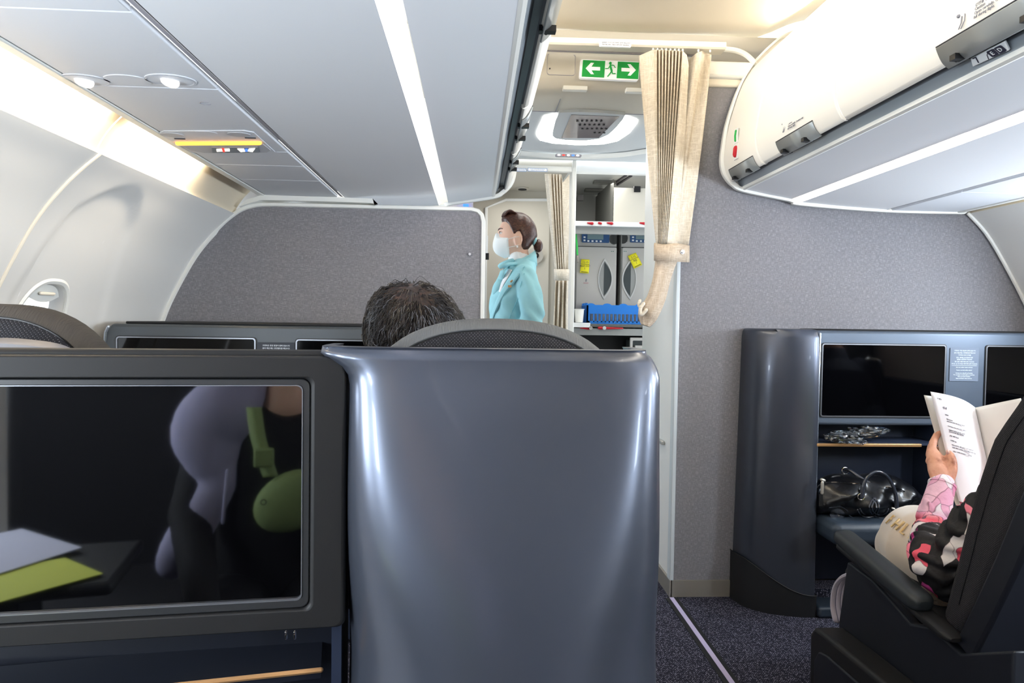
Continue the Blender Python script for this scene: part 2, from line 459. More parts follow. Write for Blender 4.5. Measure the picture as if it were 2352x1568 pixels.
RL = (PI / 2, 0, -PI / 2)      # on a surface facing -X, read from the aisle
from mathutils.bvhtree import BVHTree
def surf(o):
    me = o.data; return BVHTree.FromPolygons([v.co.copy() for v in me.vertices], [tuple(q.vertices) for q in me.polygons])
def on(tree, px, py, off=.004, fall=None):
    """the nearest point of a surface along a sight line, lifted off it by a few millimetres."""
    d = Vector(_ray(px, py)).normalized(); h = tree.ray_cast(Vector(CAM), d)
    if h[0] is None: return fall
    return h[0] - d * off
def fuse(name, mb, voxel, m, parent=None, smooth=6, **kw):
    """fuse overlapping closed shapes into one continuous skin."""
    me = mesh_of(name + '_raw', mb, m, smooth=False)
    t = bpy.data.objects.new(name + '_raw', me); COL.objects.link(t)
    r = t.modifiers.new('r', 'REMESH'); r.mode = 'VOXEL'; r.voxel_size = voxel
    if smooth:
        s = t.modifiers.new('s', 'SMOOTH'); s.iterations = smooth; s.factor = .5
    dg = bpy.context.evaluated_depsgraph_get(); ev = t.evaluated_get(dg)
    me2 = bpy.data.meshes.new_from_object(ev); me2.name = name
    me2.materials.clear(); me2.materials.append(MATS[m]); me2.shade_smooth()
    bpy.data.objects.remove(t); bpy.data.meshes.remove(me)
    return obj(name, me2, None, parent, **kw)
def uv_plane(o, ax=(0, 2), s=1.0):
    me = o.data; uv = me.uv_layers.new(name='UVMap')
    for l in me.loops:
        c = me.vertices[l.vertex_index].co; uv.data[l.index].uv = (c[ax[0]] * s, c[ax[1]] * s)
    return o
mat('rail_cream', (232, 226, 212), .4)
mat('placard_blue', (120, 150, 200), .5)
mat('text_blue', (90, 120, 180), .5)
mat('galley_light', (196, 196, 194), .4)
mat('oven_green', (40, 110, 90), .4)
mat('sticker_red', (178, 150, 150), .5)
mat('glass_grey', (190, 198, 205), .1, alpha=.45)
mat('plate_blue', (108, 118, 134), .65, spec=.2)
mat('plate_dark', (62, 66, 74), .65, spec=.2)
mat('console_dark', (70, 75, 80), .42, metal=.3)
mat('edge_bright', (190, 200, 215), .2, metal=.8)
mat('navy_deep', (18, 22, 32), .4)
mat('seat_fabric_dark', (30, 30, 34), .9)
mat('shell_rim', (120, 120, 126), .4)
mat('handle_leather', (44, 48, 58), .16, spec=.9)
mat('nail', (226, 186, 170), .3)
mat('paper_cream', (234, 231, 222), .7)
m = mat('paper_print', (190, 192, 210), .7)
# ---------------------------------------------------------------- cabin shell
YB = -2.6
Y2 = 4.95
mb = MB(); grid(mb, [[(x, y, 0) for x in (-1.5, 2.7)] for y in (YB, 5.2)])
struct('floor', mb, 'carpet', 'dark navy flecked carpet along the aisle', 'carpet')
# aisle ceiling with rounded coves above the bins
mb = MB()
pr_c = spline([(-.62, 2.44), (-.30, 2.44), (-.16, 2.42), (-.03, 2.365), (.08, 2.345), (.585, 2.335), (1.09, 2.345), (1.20, 2.365), (1.33, 2.42), (1.47, 2.44), (1.79, 2.44)], 4)
extr(mb, [(p[0], p[1]) for p in pr_c], [YB, 2.84])
struct('ceiling', mb, 'cream', 'cream main aisle ceiling', 'ceiling')
# end wall behind, outer closures
mb = MB(); box(mb, -1.5, 2.7, YB - .02, YB, 0, 2.5)
struct('wall_back', mb, 'navy')
mb = MB(); box(mb, -1.5, -.62, YB, 5.2, 2.44, 2.46); box(mb, 1.79, 2.7, YB, 5.2, 2.44, 2.46)
struct('ceiling', mb, 'panel_white')

LW = [(-1.10, 0), (-1.23, .22), (-1.30, .5), (-1.322, .75), (-1.30, .95), (-1.243, 1.122), (-1.20, 1.228), (-1.114, 1.386), (-1.03, 1.49), (-.955, 1.558)]
RW = [(2.30, 0), (2.40, .22), (2.46, .5), (2.475, .75), (2.45, .97), (2.41, 1.10), (2.346, 1.25), (2.238, 1.434), (2.157, 1.552), (2.078, 1.63)]
lws = [(p[0], p[1]) for p in spline(LW, 8)]
acc = [0.0]
for i in range(1, len(lws)): acc.append(acc[-1] + math.hypot(lws[i][0] - lws[i - 1][0], lws[i][1] - lws[i - 1][1]))
def sm(a, b, x):
    t = min(1, max(0, (x - a) / (b - a))); return t * t * (3 - 2 * t)
def lw_at(s):
    s = min(max(s, 0), acc[-1])
    for i in range(1, len(acc)):
        if acc[i] >= s:
            t = (s - acc[i - 1]) / (acc[i] - acc[i - 1]); a, b = lws[i - 1], lws[i]
            return a[0] + (b[0] - a[0]) * t, a[1] + (b[1] - a[1]) * t, -(b[1] - a[1]) / (acc[i] - acc[i - 1]), (b[0] - a[0]) / (acc[i] - acc[i - 1])
def s_of_z(z):
    for i in range(1, len(lws)):
        if lws[i][1] >= z:
            t = (z - lws[i - 1][1]) / (lws[i][1] - lws[i - 1][1]); return acc[i - 1] + t * (acc[i] - acc[i - 1])
    return acc[-1]
def wall_pt(y, s, off=0.0):
    x, z, nx, nz = lw_at(s)            # (nx, nz) points outwards (-x)
    d = 0.0
    for sh in (0.0, -.64, -1.28):      # scooped field around each window
        top = 1.515; yc = y - sh
        w = sm(1.50, 1.10, z)
        l = 1.865 + .05 * (1 - w) + max(0, (z - 1.40)) ** 2 * 8; r = 2.215 + .13 * w - max(0, (z - 1.40)) ** 2 * 9
        a = sm(l - .015, l + .02, yc) * (1 - sm(r - .02, r + .03, yc)) * (1 - sm(top - .03, top + .015, z)) * sm(.75, .85, z)
        d = max(d, a)
    k = d * .008 + off
    return (x + nx * k, y, z + nz * k)
WYC, WSC = 2.03, s_of_z(1.085)
def wall_panel(y0, y1, win=None):
    mb = MB()
    ss = [acc[-1] * i / 150 for i in range(151)]
    def patch(ya, yb, sa, sb):
        ny = max(2, int((yb - ya) / .012)); ns = max(2, int((sb - sa) / .014))
        grid(mb, [[wall_pt(ya + (yb - ya) * i / ny, sa + (sb - sa) * j / ns) for j in range(ns + 1)] for i in range(ny + 1)])
    if not win: patch(y0, y1, 0, acc[-1]); return mb
    yc, sc, a, b = win; h = .20; hy = .125
    patch(y0, yc - hy, 0, acc[-1]); patch(yc + hy, y1, 0, acc[-1]); patch(yc - hy, yc + hy, 0, sc - h); patch(yc - hy, yc + hy, sc + h, acc[-1])
    per = []
    for i in range(18): per.append((1, -1 + 2 * i / 18))
    for i in range(18): per.append((1 - 2 * i / 18, 1))
    for i in range(18): per.append((-1, 1 - 2 * i / 18))
    for i in range(18): per.append((-1 + 2 * i / 18, -1))
    N = 72; rows = []
    for k in range(9):
        t = k / 8; row = []
        for i in range(N):
            an = math.atan2(per[i][1] * h, per[i][0] * hy); c, s_ = math.cos(an), math.sin(an)
            e = (abs(c) ** 2.6 + abs(s_) ** 2.6) ** (-1 / 2.6)
            pe = (yc + a * e * c, sc + b * e * s_)
            pr_ = (yc + per[i][0] * hy, sc + per[i][1] * h)
            row.append(wall_pt(pe[0] + (pr_[0] - pe[0]) * t, pe[1] + (pr_[1] - pe[1]) * t))
        rows.append(row)
    grid(mb, rows, closed_u=True)
    return mb
struct('wall_left', wall_panel(1.803, YW, (WYC, WSC, .105, .158)), 'panel_white')
struct('wall_left', wall_panel(.95, 1.797), 'panel_white')
mb = MB(); extr(mb, lws, [YB, .944]); struct('wall_left', mb, 'panel_white')
# raised beads along the panel seams
for ys in (1.80, .947):
    mb = MB(); tube(mb, [(x + .002, ys, z) for x, z in lws[::2]], .0045, 8); struct('trim_1', mb, 'cream')
mb = MB(); tube(mb, [(x + .003, YW - .012, z) for x, z in lws[30::2]], .006, 8); struct('trim_2', mb, 'trim_white')
# cream cove above the wall ledge
mb = MB(); cov = [(p[0], p[1]) for p in spline([(-.955, 1.558), (-.962, 1.566), (-.945, 1.60), (-.918, 1.635), (-.88, 1.668), (-.82, 1.69)], 5)]
extr(mb, cov, [YB, 1.797]); extr(mb, cov, [1.803, YW]); struct('trim_3', mb, 'cove_cream')
# cabin window in the left wall
win = bpy.data.objects.new('window_1', None); COL.objects.link(win); win.location = wall_pt(WYC, WSC)
win['kind'] = 'structure'
def wring(a, b, off, e0=2.6, n=72):
    out = []
    for i in range(n):
        an = 2 * PI * i / n; c, s_ = math.cos(an), math.sin(an); e = (abs(c) ** e0 + abs(s_) ** e0) ** (-1 / e0)
        x, z, nx, nz = lw_at(WSC); tx, tz = nz, -nx
        sgn = -1 if tz < 0 else 1
        p = wall_pt(WYC + a * e * c, WSC + b * e * s_)
        base = Vector(wall_pt(WYC, WSC)); flat = base + Vector((tx * sgn * b * e * s_, a * e * c, tz * sgn * b * e * s_))
        q = Vector(p).lerp(flat, min(1, abs(off) * 25))
        out.append(q + Vector((nx, 0, nz)) * off)
    return out
mb = MB(); grid(mb, [wring(.122, .176, -.001), wring(.116, .169, -.006), wring(.108, .160, -.004), wring(.105, .156, .004)], closed_u=True); obj('window_frame', mb, 'trim_white', win)
mb = MB(); grid(mb, [wring(.105, .157, .003), wring(.101, .153, .015), wring(.095, .146, .028), wring(.088, .138, .034)], closed_u=True); obj('window_reveal', mb, 'panel_white', win)
mb = MB(); cap(mb, wring(.09, .14, .035)); obj('pane', mb, 'glass', win, smooth=False)
mb = MB()
p1 = wring(.100, .150, .014); sel = [p for i, p in enumerate(p1) if 9 <= i <= 27]
lowr = [p1[9].lerp(p1[27], t / 18.) + Vector((0, 0, -.018 * math.sin(PI * t / 18))) for t in range(19)]
grid(mb, [sel, lowr]); obj('window_shade', mb, 'trim_white', win)
mb = MB(); c0 = (p1[18] + lowr[9]) / 2 + Vector((.006, 0, 0)); tube(mb, [c0 + Vector((0, -.03, 0)), c0 + Vector((0, .03, 0))], .005, 8); obj('shade_handle', mb, 'cream', win)

rws = [(p[0], p[1]) for p in spline(RW, 6)]
mb = MB(); extr(mb, rws, [YB, 1.9, YW]); struct('wall_right', mb, 'panel_white')
mb = MB(); extr(mb, [(p[0], p[1]) for p in spline([(2.078, 1.63), (2.086, 1.64), (2.11, 1.66), (2.09, 1.70), (1.98, 1.72)], 4)], [YB, YW]); struct('trim_3', mb, 'cream')
mb = MB(); tube(mb, [(x - .003, YW - .014, z) for x, z in rws[20::2]], .008, 8); struct('trim_2', mb, 'trim_white')

# forward bulkhead on the right: grey fabric wall, white jamb, kick plate
mb = MB(); box(mb, .848, 2.6, YW, YW + .03, .068, 2.125); struct('wall_right', mb, 'wall_fabric', 'grey woven fabric bulkhead', 'bulkhead')
mb = MB(); box(mb, .842, .858, YW + .03, 3.385, .068, 2.2); struct('wall_right', mb, 'panel_white')
mb = MB(); box(mb, .848, 2.6, 3.37, 3.385, 0, 2.2); struct('wall_right', mb, 'panel_white')
mb = MB(); box(mb, .832, .850, YW - .006, YW + .035, .068, 2.2); o = struct('trim_4', mb, 'rail_trim'); bev(o, .004)
mb = MB(); box(mb, .838, 2.5, YW - .008, YW + .002, 0, .070); box(mb, .832, .842, YW - .008, 3.38, 0, .070); struct('baseboard_right', mb, 'steel')
mb = MB(); box(mb, .86, 2.6, YW - .012, YW + .03, 2.125, 2.20); o = struct('trim_5', mb, 'cream'); bev(o, .01)
mb = MB(); box(mb, .86, 2.6, YW - .028, YW + .03, 2.155, 2.225); o = struct('trim_5', mb, 'trim_white'); bev(o, .014)
mb = MB(); box(mb, 1.0, 2.6, YW + .10, YW + .12, 2.20, 2.46); struct('wall_front', mb, 'cream')
# photoluminescent floor track
mb = MB(); box(mb, .812, .864, YB, YW - .02, 0, .0025); o = obj('floor_light_track', mb, 'black_soft'); tag(o, 'narrow pale lilac path marking strip let into the aisle carpet', 'floor strip')
mb = MB(); box(mb, .829, .847, YB, YW - .02, .0015, .004); obj('glow_strip', mb, 'track', o)

# left partition: grey fabric panel cut to the wall curve, with white edging
pz = 1.598
lwp = [(x + .006, z) for x, z in lws if z < 1.49]
outl = [(.030, 0.02)] + [(lwp[0][0], .02)] + lwp[1:] + [(p[0], p[1]) for p in spline([(-1.03, 1.49), (-.985, 1.535), (-.93, 1.575), (-.87, 1.594), (-.80, pz)], 4)][1:] + [(-.4, pz), (-.02, pz), (.008, pz - .007), (.023, pz - .022), (.030, pz - .05)]
mb = MB(); plateY(mb, outl, YW - .02, YW + .01); part = struct('wall_front', mb, 'wall_fabric', 'grey woven fabric partition', 'partition', smooth=False)
mb = MB()
edge = [(x, YW - .005, z) for x, z in outl[2:]] + [(.030, YW - .005, .02)]
def bandpath(mb, pts, wx, wy):
    pts = [Vector(p) for p in pts]; rows = []
    for i, p in enumerate(pts):
        t = (pts[min(i + 1, len(pts) - 1)] - pts[max(i - 1, 0)]).normalized(); n = t.cross(Vector((0, 1, 0))).normalized()
        rows.append([p + n * wx * c + Vector((0, wy * s_, 0)) for c, s_ in ((-1, -.6), (-.6, -1), (.6, -1), (1, -.6), (1, .6), (.6, 1), (-.6, 1), (-1, .6))])
    loft(mb, rows)
bandpath(mb, edge, .0095, .022); struct('trim_6', mb, 'trim_white')
mb = MB(); pl = [(p[0], p[1]) for p in spline([(-.93, 1.582), (-.86, 1.604), (-.80, 1.61), (-.42, 1.608), (-.405, 1.600), (-.40, 1.603), (-.40, 1.615)], 4)]
plateY(mb, [(x, z) for x, z in pl] + [(-.41, 1.626), (-.84, 1.63), (-.90, 1.61)], YW - .05, YW); o = struct('trim_7', mb, 'trim_white')
mb = MB(); plateY(mb, ellipse(-.023, 1.416, .0055, .0055, 16), YW - .03, YW - .018); o = obj('partition_stud', mb, 'chrome'); tag(o, 'small round chrome stud near the right edge of the left grey partition', 'stud')

# passage soffit and entry ceiling
mb = MB(); pf = spline([(2.80, 2.335), (2.84, 2.30), (2.875, 2.285), (2.90, 2.262), (2.915, 2.20), (2.93, 2.168), (2.965, 2.142), (3.05, 2.13), (3.19, 2.125)], 5)
grid(mb, [[(x, p[0], p[1]) for p in pf] for x in (-.6, 1.45)]); struct('ceiling', mb, 'entry_beige')
mb = MB(); extr(mb, [(-1.5, 2.13), (1.5, 2.13)], [3.195, 4.02]); struct('ceiling', mb, 'entry_grey')
mb = MB(); box(mb, .36, .364, 3.0, 3.195, 2.1215, 2.1225); tube(mb, [(.232, 3.0, 2.128), (.232, 3.19, 2.1235)], .0012, 6); tube(mb, [(.94, 3.0, 2.128), (.80, 3.19, 2.1235)], .0012, 6); tube(mb, [(-.5, 3.192, 2.124), (1.4, 3.192, 2.124)], .002, 6); struct('trim_8', mb, 'gap_grey')
# crescent lip and the header beyond it
arc = [aZ(x, y, 2.125) for x, y in ((1120, 338), (1180, 345), (1240, 351), (1300, 355), (1370, 354), (1430, 350), (1485, 342), (1560, 330))]
mb = MB(); a2 = spline(arc, 5)
grid(mb, [[(p.x, p.y, 2.126), (p.x, p.y + .02, 2.115), (p.x, p.y + .05, 2.11), (p.x, p.y + .07, 2.118)] for p in a2]); struct('trim_9', mb, 'trim_white')
mb = MB(); grid(mb, [[(p.x, p.y + .07, 2.118), (p.x, max(p.y + .09, 4.1), 2.115)] for p in a2]); struct('ceiling', mb, 'entry_grey')
mb = MB(); box(mb, -1.3, .60, 4.12, 4.14, 2.075, 2.16); struct('trim_10', mb, 'entry_beige')
mb = MB(); box(mb, -1.4, .62, 4.14, 5.0, 2.085, 2.10); struct('ceiling', mb, 'entry_beige')
mb = MB(); box(mb, -1.4, .8, Y2, Y2 + .03, 0, 2.1); struct('wall_front', mb, 'entry_beige')
mb = MB(); box(mb, -1.42, -1.40, YW, 5.0, 0, 2.2); struct('wall_left', mb, 'panel_white')
mb = MB(); box(mb, -1.4, -.02, 4.55, 4.60, 0, 2.08); o = struct('wall_front', mb, 'lav_wall')
# lobby door with chamfered head
def poly_y(mb, pts, y, t): plateY(mb, [XZ(a, b, y) for a, b in pts], y, y + t)
door = bpy.data.objects.new('door_1', None); COL.objects.link(door); door.location = (.2, Y2 - .01, 0); door['kind'] = 'structure'
mb = MB(); z0 = .01
dt = [XZ(1117, 478, Y2), XZ(1162, 460, Y2), XZ(1262, 460, Y2)]
out = [(dt[0][0], z0), dt[0], dt[1], dt[2], (dt[2][0], z0)]; plateY(mb, out, Y2 - .022, Y2); obj('door_leaf', mb, 'entry_beige', door, smooth=False)
mb = MB(); e = [(x, Y2 - .012, z) for x, z in (out[0], out[1], out[2], out[3])]; bandpath(mb, e, .012, .014); obj('door_frame', mb, 'label_white', door)
wp = XZ(1228, 588, Y2)
mb = MB(); plateY(mb, ellipse(*wp, .058, .058), Y2 - .05, Y2 - .02); obj('door_handle', mb, 'steel_light', door)
mb = MB(); plateY(mb, ellipse(wp[0] + .004, wp[1], .022, .022, 24), Y2 - .06, Y2 - .045); obj('handle_hub', mb, 'black', door)
mb = MB(); plateY(mb, ellipse(wp[0] + .004, wp[1], .007, .009, 16), Y2 - .066, Y2 - .055); obj('handle_stud', mb, 'chrome', door)
dl = aZ(1200, 432, 2.084)
mb = MB(); plateZ(mb, ellipse(dl.x, dl.y, .045, .045), 2.076, 2.084); o = obj('downlight', mb, 'entry_beige'); tag(o, 'small round ceiling downlight above the masked crew member', 'light')
mb = MB(); plateZ(mb, ellipse(dl.x, dl.y, .03, .03), 2.072, 2.078); obj('lens', mb, 'black_soft', o)
p = XZ(1070, 480, 4.54); mb = MB(); box(mb, p[0] - .018, p[0] + .018, 4.52, 4.55, p[1] - .018, p[1] + .03)
o = obj('blue_display', mb, 'display_blue'); tag(o, 'small lit blue display peeping above the left grey partition', 'display')

# exit sign on the soffit
ys = 2.895
es = thing('exit_sign', 'green and white running man exit sign with two arrows above the passage', 'exit sign', aY(1400, 160, ys))
def pX(pts, y): return [XZ(a, b, y) for a, b in pts]
def rot_quad(cx, cy, w, h, sl, r=4, n=3):
    """rounded quad in pixels following the sign's edges."""
    o_ = []
    for x, z in rrect(-w / 2, w / 2, -h / 2, h / 2, r, n): o_.append((cx + x + sl * z, cy - z + .045 * x))
    return o_
mb = MB(); plateY(mb, pX(rot_quad(1400, 160.5, 136, 43, .06, 5), ys), ys, ys + .02); obj('panel', mb, 'sign_white', es)
for x0, x1 in ((1337, 1389), (1417, 1467)):
    mb = MB(); plateY(mb, pX([(x0 + 2, 138 + .045 * (x0 - 1337)), (x1 + 1, 138 + .045 * (x1 - 1337)), (x1 - 1.5, 176 + .045 * (x1 - 1337)), (x0 - 1, 176 + .045 * (x0 - 1337))], ys), ys - .002, ys + .001)
    obj('green_field', mb, 'green', es, smooth=False)
def arrow(cx, cy, d):
    a = [(-17, 0), (-5, 13), (2, 13), (-4, 4), (16, 4), (16, -4), (-4, -4), (2, -13), (-5, -13)]
    pts = [(cx + d * x, cy - y + .045 * d * x) for x, y in a]
    mb = MB(); plateY(mb, pX(pts, ys), ys - .004, ys - .001); obj('arrow', mb, 'sign_white', es, smooth=False)
arrow(1362, 158, 1); arrow(1443, 161, -1)
mb = MB(); Yf = ys - .003
def stroke(pts, w):
    tube(mb, [aY(a, b, Yf) for a, b in pts], w, 6)
plateY(mb, pX([(1402 + 3.2 * math.cos(t), 145 + 3.2 * math.sin(t)) for t in [k * PI / 6 for k in range(12)]], Yf), Yf - .001, Yf + .002)
stroke([(1402, 151), (1405, 163)], .0045); stroke([(1405, 163), (1401, 169), (1396, 175)], .0025); stroke([(1405, 163), (1407, 169), (1413, 169)], .0025)
stroke([(1402, 150), (1397, 157), (1391, 157)], .002); stroke([(1403, 149), (1410, 150), (1413, 155)], .002)
obj('running_figure', mb, 'green', es)
# small vents and access panel on the soffit
for k, (x0, x1, y0, y1) in enumerate(((1293, 1349, 198, 208), (1437, 1495, 203, 213))):
    p = aY((x0 + x1) / 2, (y0 + y1) / 2, 2.935); w = (x1 - x0) / 1568 * 2.93 / 2
    mb = MB(); box(mb, p.x - w, p.x + w, 2.925, 2.955, p.z - .009, p.z + .009); o = obj('ceiling_bumper', mb, 'trim_white'); bev(o, .003)
    tag(o, ('white raised bar under the exit sign, left of its pair', 'white raised bar under the exit sign, right one touching the curtain')[k], 'bar', 'raised bars on the soffit')
mb = MB(); c = XZ(1289, 148, 2.893); 
ringY(mb, rrect(c[0] - .06, c[0] + .06, c[1] - .045, c[1] + .045, .012), rrect(c[0] - .058, c[0] + .058, c[1] - .043, c[1] + .043, .011), 2.8925, 2.896); o = obj('access_panel', mb, 'gap_grey'); tag(o, 'square cream access panel left of the exit sign', 'panel')
mb = MB(); q = XZ(1263, 157, 2.89); plateY(mb, ellipse(q[0], q[1], .003, .003, 10), 2.89, 2.895); obj('screw', mb, 'gap_dark', o)
# oval ceiling light round an acrylic hatch
Zr = 2.126
ol = [(1240, 290), (1250, 268), (1276, 262), (1300, 262), (1400, 265), (1440, 268), (1463, 276), (1462, 284), (1445, 306), (1418, 324), (1385, 331), (1330, 333), (1270, 329), (1240, 322), (1233, 312), (1234, 302)]
il = [(1276, 276), (1284, 258), (1330, 256), (1380, 258), (1436, 263), (1430, 274), (1415, 292), (1398, 308), (1376, 318), (1345, 322), (1300, 321), (1276, 317), (1269, 311), (1270, 300)]
cl = thing('ceiling_light', 'glowing white oval ring light in the entry ceiling', 'light', aZ(1350, 295, Zr))
mb = MB(); plateZ(mb, [(p.x, p.y) for p in (aZ(a, b, Zr) for a, b in ol)], Zr - .001, Zr + .003); obj('light_ring', mb, 'ring_light', cl, smooth=False)
mb = MB(); plateZ(mb, [(p.x, p.y) for p in (aZ(a, b, Zr - .012) for a, b in il)], Zr - .014, Zr); obj('centre_panel', mb, 'entry_grey', cl, smooth=False)
hat = [aZ(a, b, Zr - .016) for a, b in ((1312, 264), (1422, 268), (1375, 317), (1290, 317))]
mb = MB(); plate_any(mb, hat, .002); o = obj('clear_hatch', mb, 'hatch', cl, smooth=False)
mb = MB()
for r in range(4):
    for c_ in range(6 - (r == 0) * 3):
        p = aZ(1326 + c_ * 11 + (3 - r) * 6 + (r == 0) * 22, 305 - r * 9, Zr - .019); plateZ(mb, ellipse(p.x, p.y, .006, .008, 10), Zr - .0205, Zr - .018)
obj('speckle', mb, 'black_soft', cl, kind='stuff')
# row of small indicator lamps on the crescent
o = thing('indicator_row', 'row of small pastel indicator lamps on the white crescent lip', 'indicator lamps', aZ(1305, 352, 2.11))
p0 = aZ(1276, 352, 2.11)
mb = MB(); plateY(mb, rrect(p0.x, p0.x + .150, 2.094, 2.108, .006), p0.y + .0, p0.y + .02); obj('housing', mb, 'gap_grey', o)
for k, c_ in enumerate(('icon_white', 'icon_red', 'icon_white', 'icon_blue', 'icon_white')):
    mb = MB(); plateY(mb, ellipse(p0.x + .02 + .027 * k, 2.101, .009, .0045, 14), p0.y - .002, p0.y + .002); obj('lamp', mb, c_, o)

# ---------------------------------------------------------------- overhead bins
SX = {1: (lambda x: x), -1: (lambda x: 1.172 - x)}
door_c = spline([(1.50, 2.36), (1.36, 2.345), (1.25, 2.305), (1.19, 2.262), (1.146, 2.22), (1.110, 2.180), (1.067, 2.10), (1.026, 1.967), (1.010, 1.875), (1.005, 1.825), (1.009, 1.79), (1.018, 1.762), (1.032, 1.738), (1.043, 1.730)], 5)
def binprof(side, pts): return [(SX[side](p[0]), p[1]) for p in pts]
def latch(par, side, ya, yb):
    mb = MB(); pr = spline([(1.0135, 1.767), (1.0175, 1.757), (1.024, 1.744), (1.032, 1.733), (1.044, 1.724)], 4)
    grid(mb, [[(SX[side](p[0]), y, p[1]) for p in pr] for y in (ya, yb)]); o = obj('latch_handle', mb, 'latch_grey', par); solid(o, .004)
    mb = MB(); tube(mb, [(SX[side](1.0130), ya, 1.769), (SX[side](1.0130), yb, 1.769)], .0016, 6); obj('shadow_gap', mb, 'gap_dark', o)
    for t in (.28, .86):
        mb = MB(); y = yb + (ya - yb) * (1 - t); box(mb, min(SX[side](1.018), SX[side](1.052)), max(SX[side](1.018), SX[side](1.052)), y - .009, y + .009, 1.724, 1.736)
        tube(mb, [(SX[side](1.036), y + .012, 1.728), (SX[side](1.030), y - .012, 1.745)], .004, 6)
        obj('latch_hook', mb, 'black', par)
def make_bin(side, y0, y1, label, handles, end=False):
    s = SX[side]
    t = thing('overhead_bin', label, 'overhead bin', (s(1.2), (y0 + y1) / 2, 1.7), 'overhead bins')
    mb = MB(); g = .003
    grid(mb, [[(s(p[0] + (.006 if e else 0)), y, p[1]) for p in door_c] for y, e in ((y0 + g, 1), (y0 + .008, 0), (y1 - .008, 0), (y1 - g, 1))]); d = obj('door', mb, 'bin_warm', t); solid(d, .01, -1 if side > 0 else -1)
    mb = MB(); extr(mb, binprof(side, [(1.044, 1.732), (1.052, 1.748), (1.068, 1.748), (1.074, 1.736)]), [y0, y1]); obj('hinge_channel', mb, 'channel_grey', t)
    mb = MB(); extr(mb, binprof(side, [(1.074, 1.736), (1.088, 1.712)]), [y0, y1]); obj('lower_rail', mb, 'rail_grey', t)
    mb = MB(); pr = [(1.086, 1.712), (1.088, 1.702), (1.096, 1.698), (1.104, 1.700)]; extr(mb, binprof(side, pr), [y0, y1]); obj('lip', mb, 'trim_white', t)
    mb = MB(); extr(mb, binprof(side, [(1.104, 1.700), (1.20, 1.682), (1.295, 1.667)]), [y0, y1]); extr(mb, binprof(side, [(1.337, 1.655), (1.5, 1.643), (1.698, 1.633), (1.704, 1.65)]), [y0, y1]); obj('base_panel', mb, 'bin_white', t)
    for ha, hb in handles: latch(t, side, ha, hb)
    if end:
        rim = spline([(1.50, 2.375), (1.35, 2.36), (1.24, 2.318), (1.182, 2.272), (1.136, 2.225), (1.100, 2.182), (1.056, 2.10), (1.014, 1.967), (.999, 1.875), (.994, 1.825), (.999, 1.782), (1.015, 1.748), (1.046, 1.716), (1.095, 1.692), (1.29, 1.658), (1.335, 1.643), (1.70, 1.624), (2.04, 1.624)], 5)
        mb = MB(); e0 = binprof(side, rim); inn = [(x + (.012 if side > 0 else -.012), z + .012) for x, z in e0]
        grid(mb, [[(x, y1 - .022, z) for x, z in inn], [(x, y1 - .016, z) for x, z in e0], [(x, y1 + .004, z) for x, z in e0], [(x, y1 + .004, z + .012) for x, z in inn]]); obj('end_rim', mb, 'trim_white', t)
        mb = MB(); cpts = e0 + [(s(2.04), 2.3), (s(1.5), 2.4)]; plateY(mb, cpts, y1, y1 + .004); obj('end_panel', mb, 'bin_warm', t, smooth=False)
    return t
bR = make_bin(1, 2.437, 2.775, 'narrow right overhead bin against the grey bulkhead, with two small pictogram stickers', [(2.48, 2.715)], True)
bR2 = make_bin(1, 1.896, 2.437, 'right overhead bin of middle length with a latch at its centre, second from the bulkhead', [(2.035, 2.285)])
bR3 = make_bin(1, .72, 1.896, 'near right overhead bin above the row number plate', [(1.15, 1.478)])
make_bin(1, -.5, .72, 'right overhead bin above the camera, outside the view', [(0, .3)])
make_bin(1, YB, -.5, 'right overhead bin behind the camera, outside the view', [])
LY = 3.07
make_bin(-1, 2.40, LY, 'left overhead bin end section beside the passage, farthest of the left bins', [(2.46, 2.66)], True)
make_bin(-1, 1.88, 2.40, 'left overhead bin seen edge-on, second from the passage', [(1.98, 2.22)])
make_bin(-1, .72, 1.88, 'long left overhead bin nearest the camera, latch at the top edge of the view', [(1.08, 1.42)])
make_bin(-1, -.5, .72, 'left overhead bin above the camera, outside the view', [])
make_bin(-1, YB, -.5, 'left overhead bin behind the camera, outside the view', [])
for side, lab in ((1, 'long glowing white light strip under the right overhead bins'), (-1, 'long glowing white light strip under the left overhead bins')):
    s = SX[side]; t = thing('light_strip', lab, 'light strip', (s(1.31), 1, 1.66), 'reading light strips under the bins')
    mb = MB(); extr(mb, [(s(1.297), 1.667), (s(1.316), 1.657), (s(1.337), 1.6555)], [YB, 2.70]); obj('diffuser', mb, 'strip_light', t)
    mb = MB(); extr(mb, [(s(1.297), 1.667), (s(1.316), 1.657), (s(1.337), 1.6555)], [2.70, 2.755]); obj('end_diffuser', mb, 'strip_end', t)
# passenger service panels between bin and wall
def psu(side, y0, y1, label):
    s = SX[side]; t = thing('service_panel', label, 'ceiling panel', (s(1.88), (y0 + y1) / 2, 1.63), 'passenger service panels')
    mb = MB(); xs = sorted((s(1.722), s(2.00))); box(mb, xs[0], xs[1], y0 + .0015, y1 - .0015, 1.630, 1.642); o = obj('panel', mb, 'psu_white', t); bev(o, .002)
    return t
YL = [YB, -.5, .45, 1.13, 1.494, 2.035, 2.22, 2.45, 2.765]
labs = ['behind the camera', 'above the camera', 'blank white service panel at the upper left edge of the view', 'white left service panel carrying two lit reading lamps', 'white left service panel with the glowing amber bar and seat belt sign', 'narrow blank white service panel just beyond the seat belt sign', 'blank white service panel, second from the left partition', 'blank white service panel touching the left partition']
P = {}
for k in range(8):
    l = labs[k] if k > 1 else 'left service panel ' + labs[k] + ', outside the view'
    P[k] = psu(-1, YL[k], YL[k + 1], l)
YR = [YB, .3, 1.3, 1.95, 2.35, 2.765]
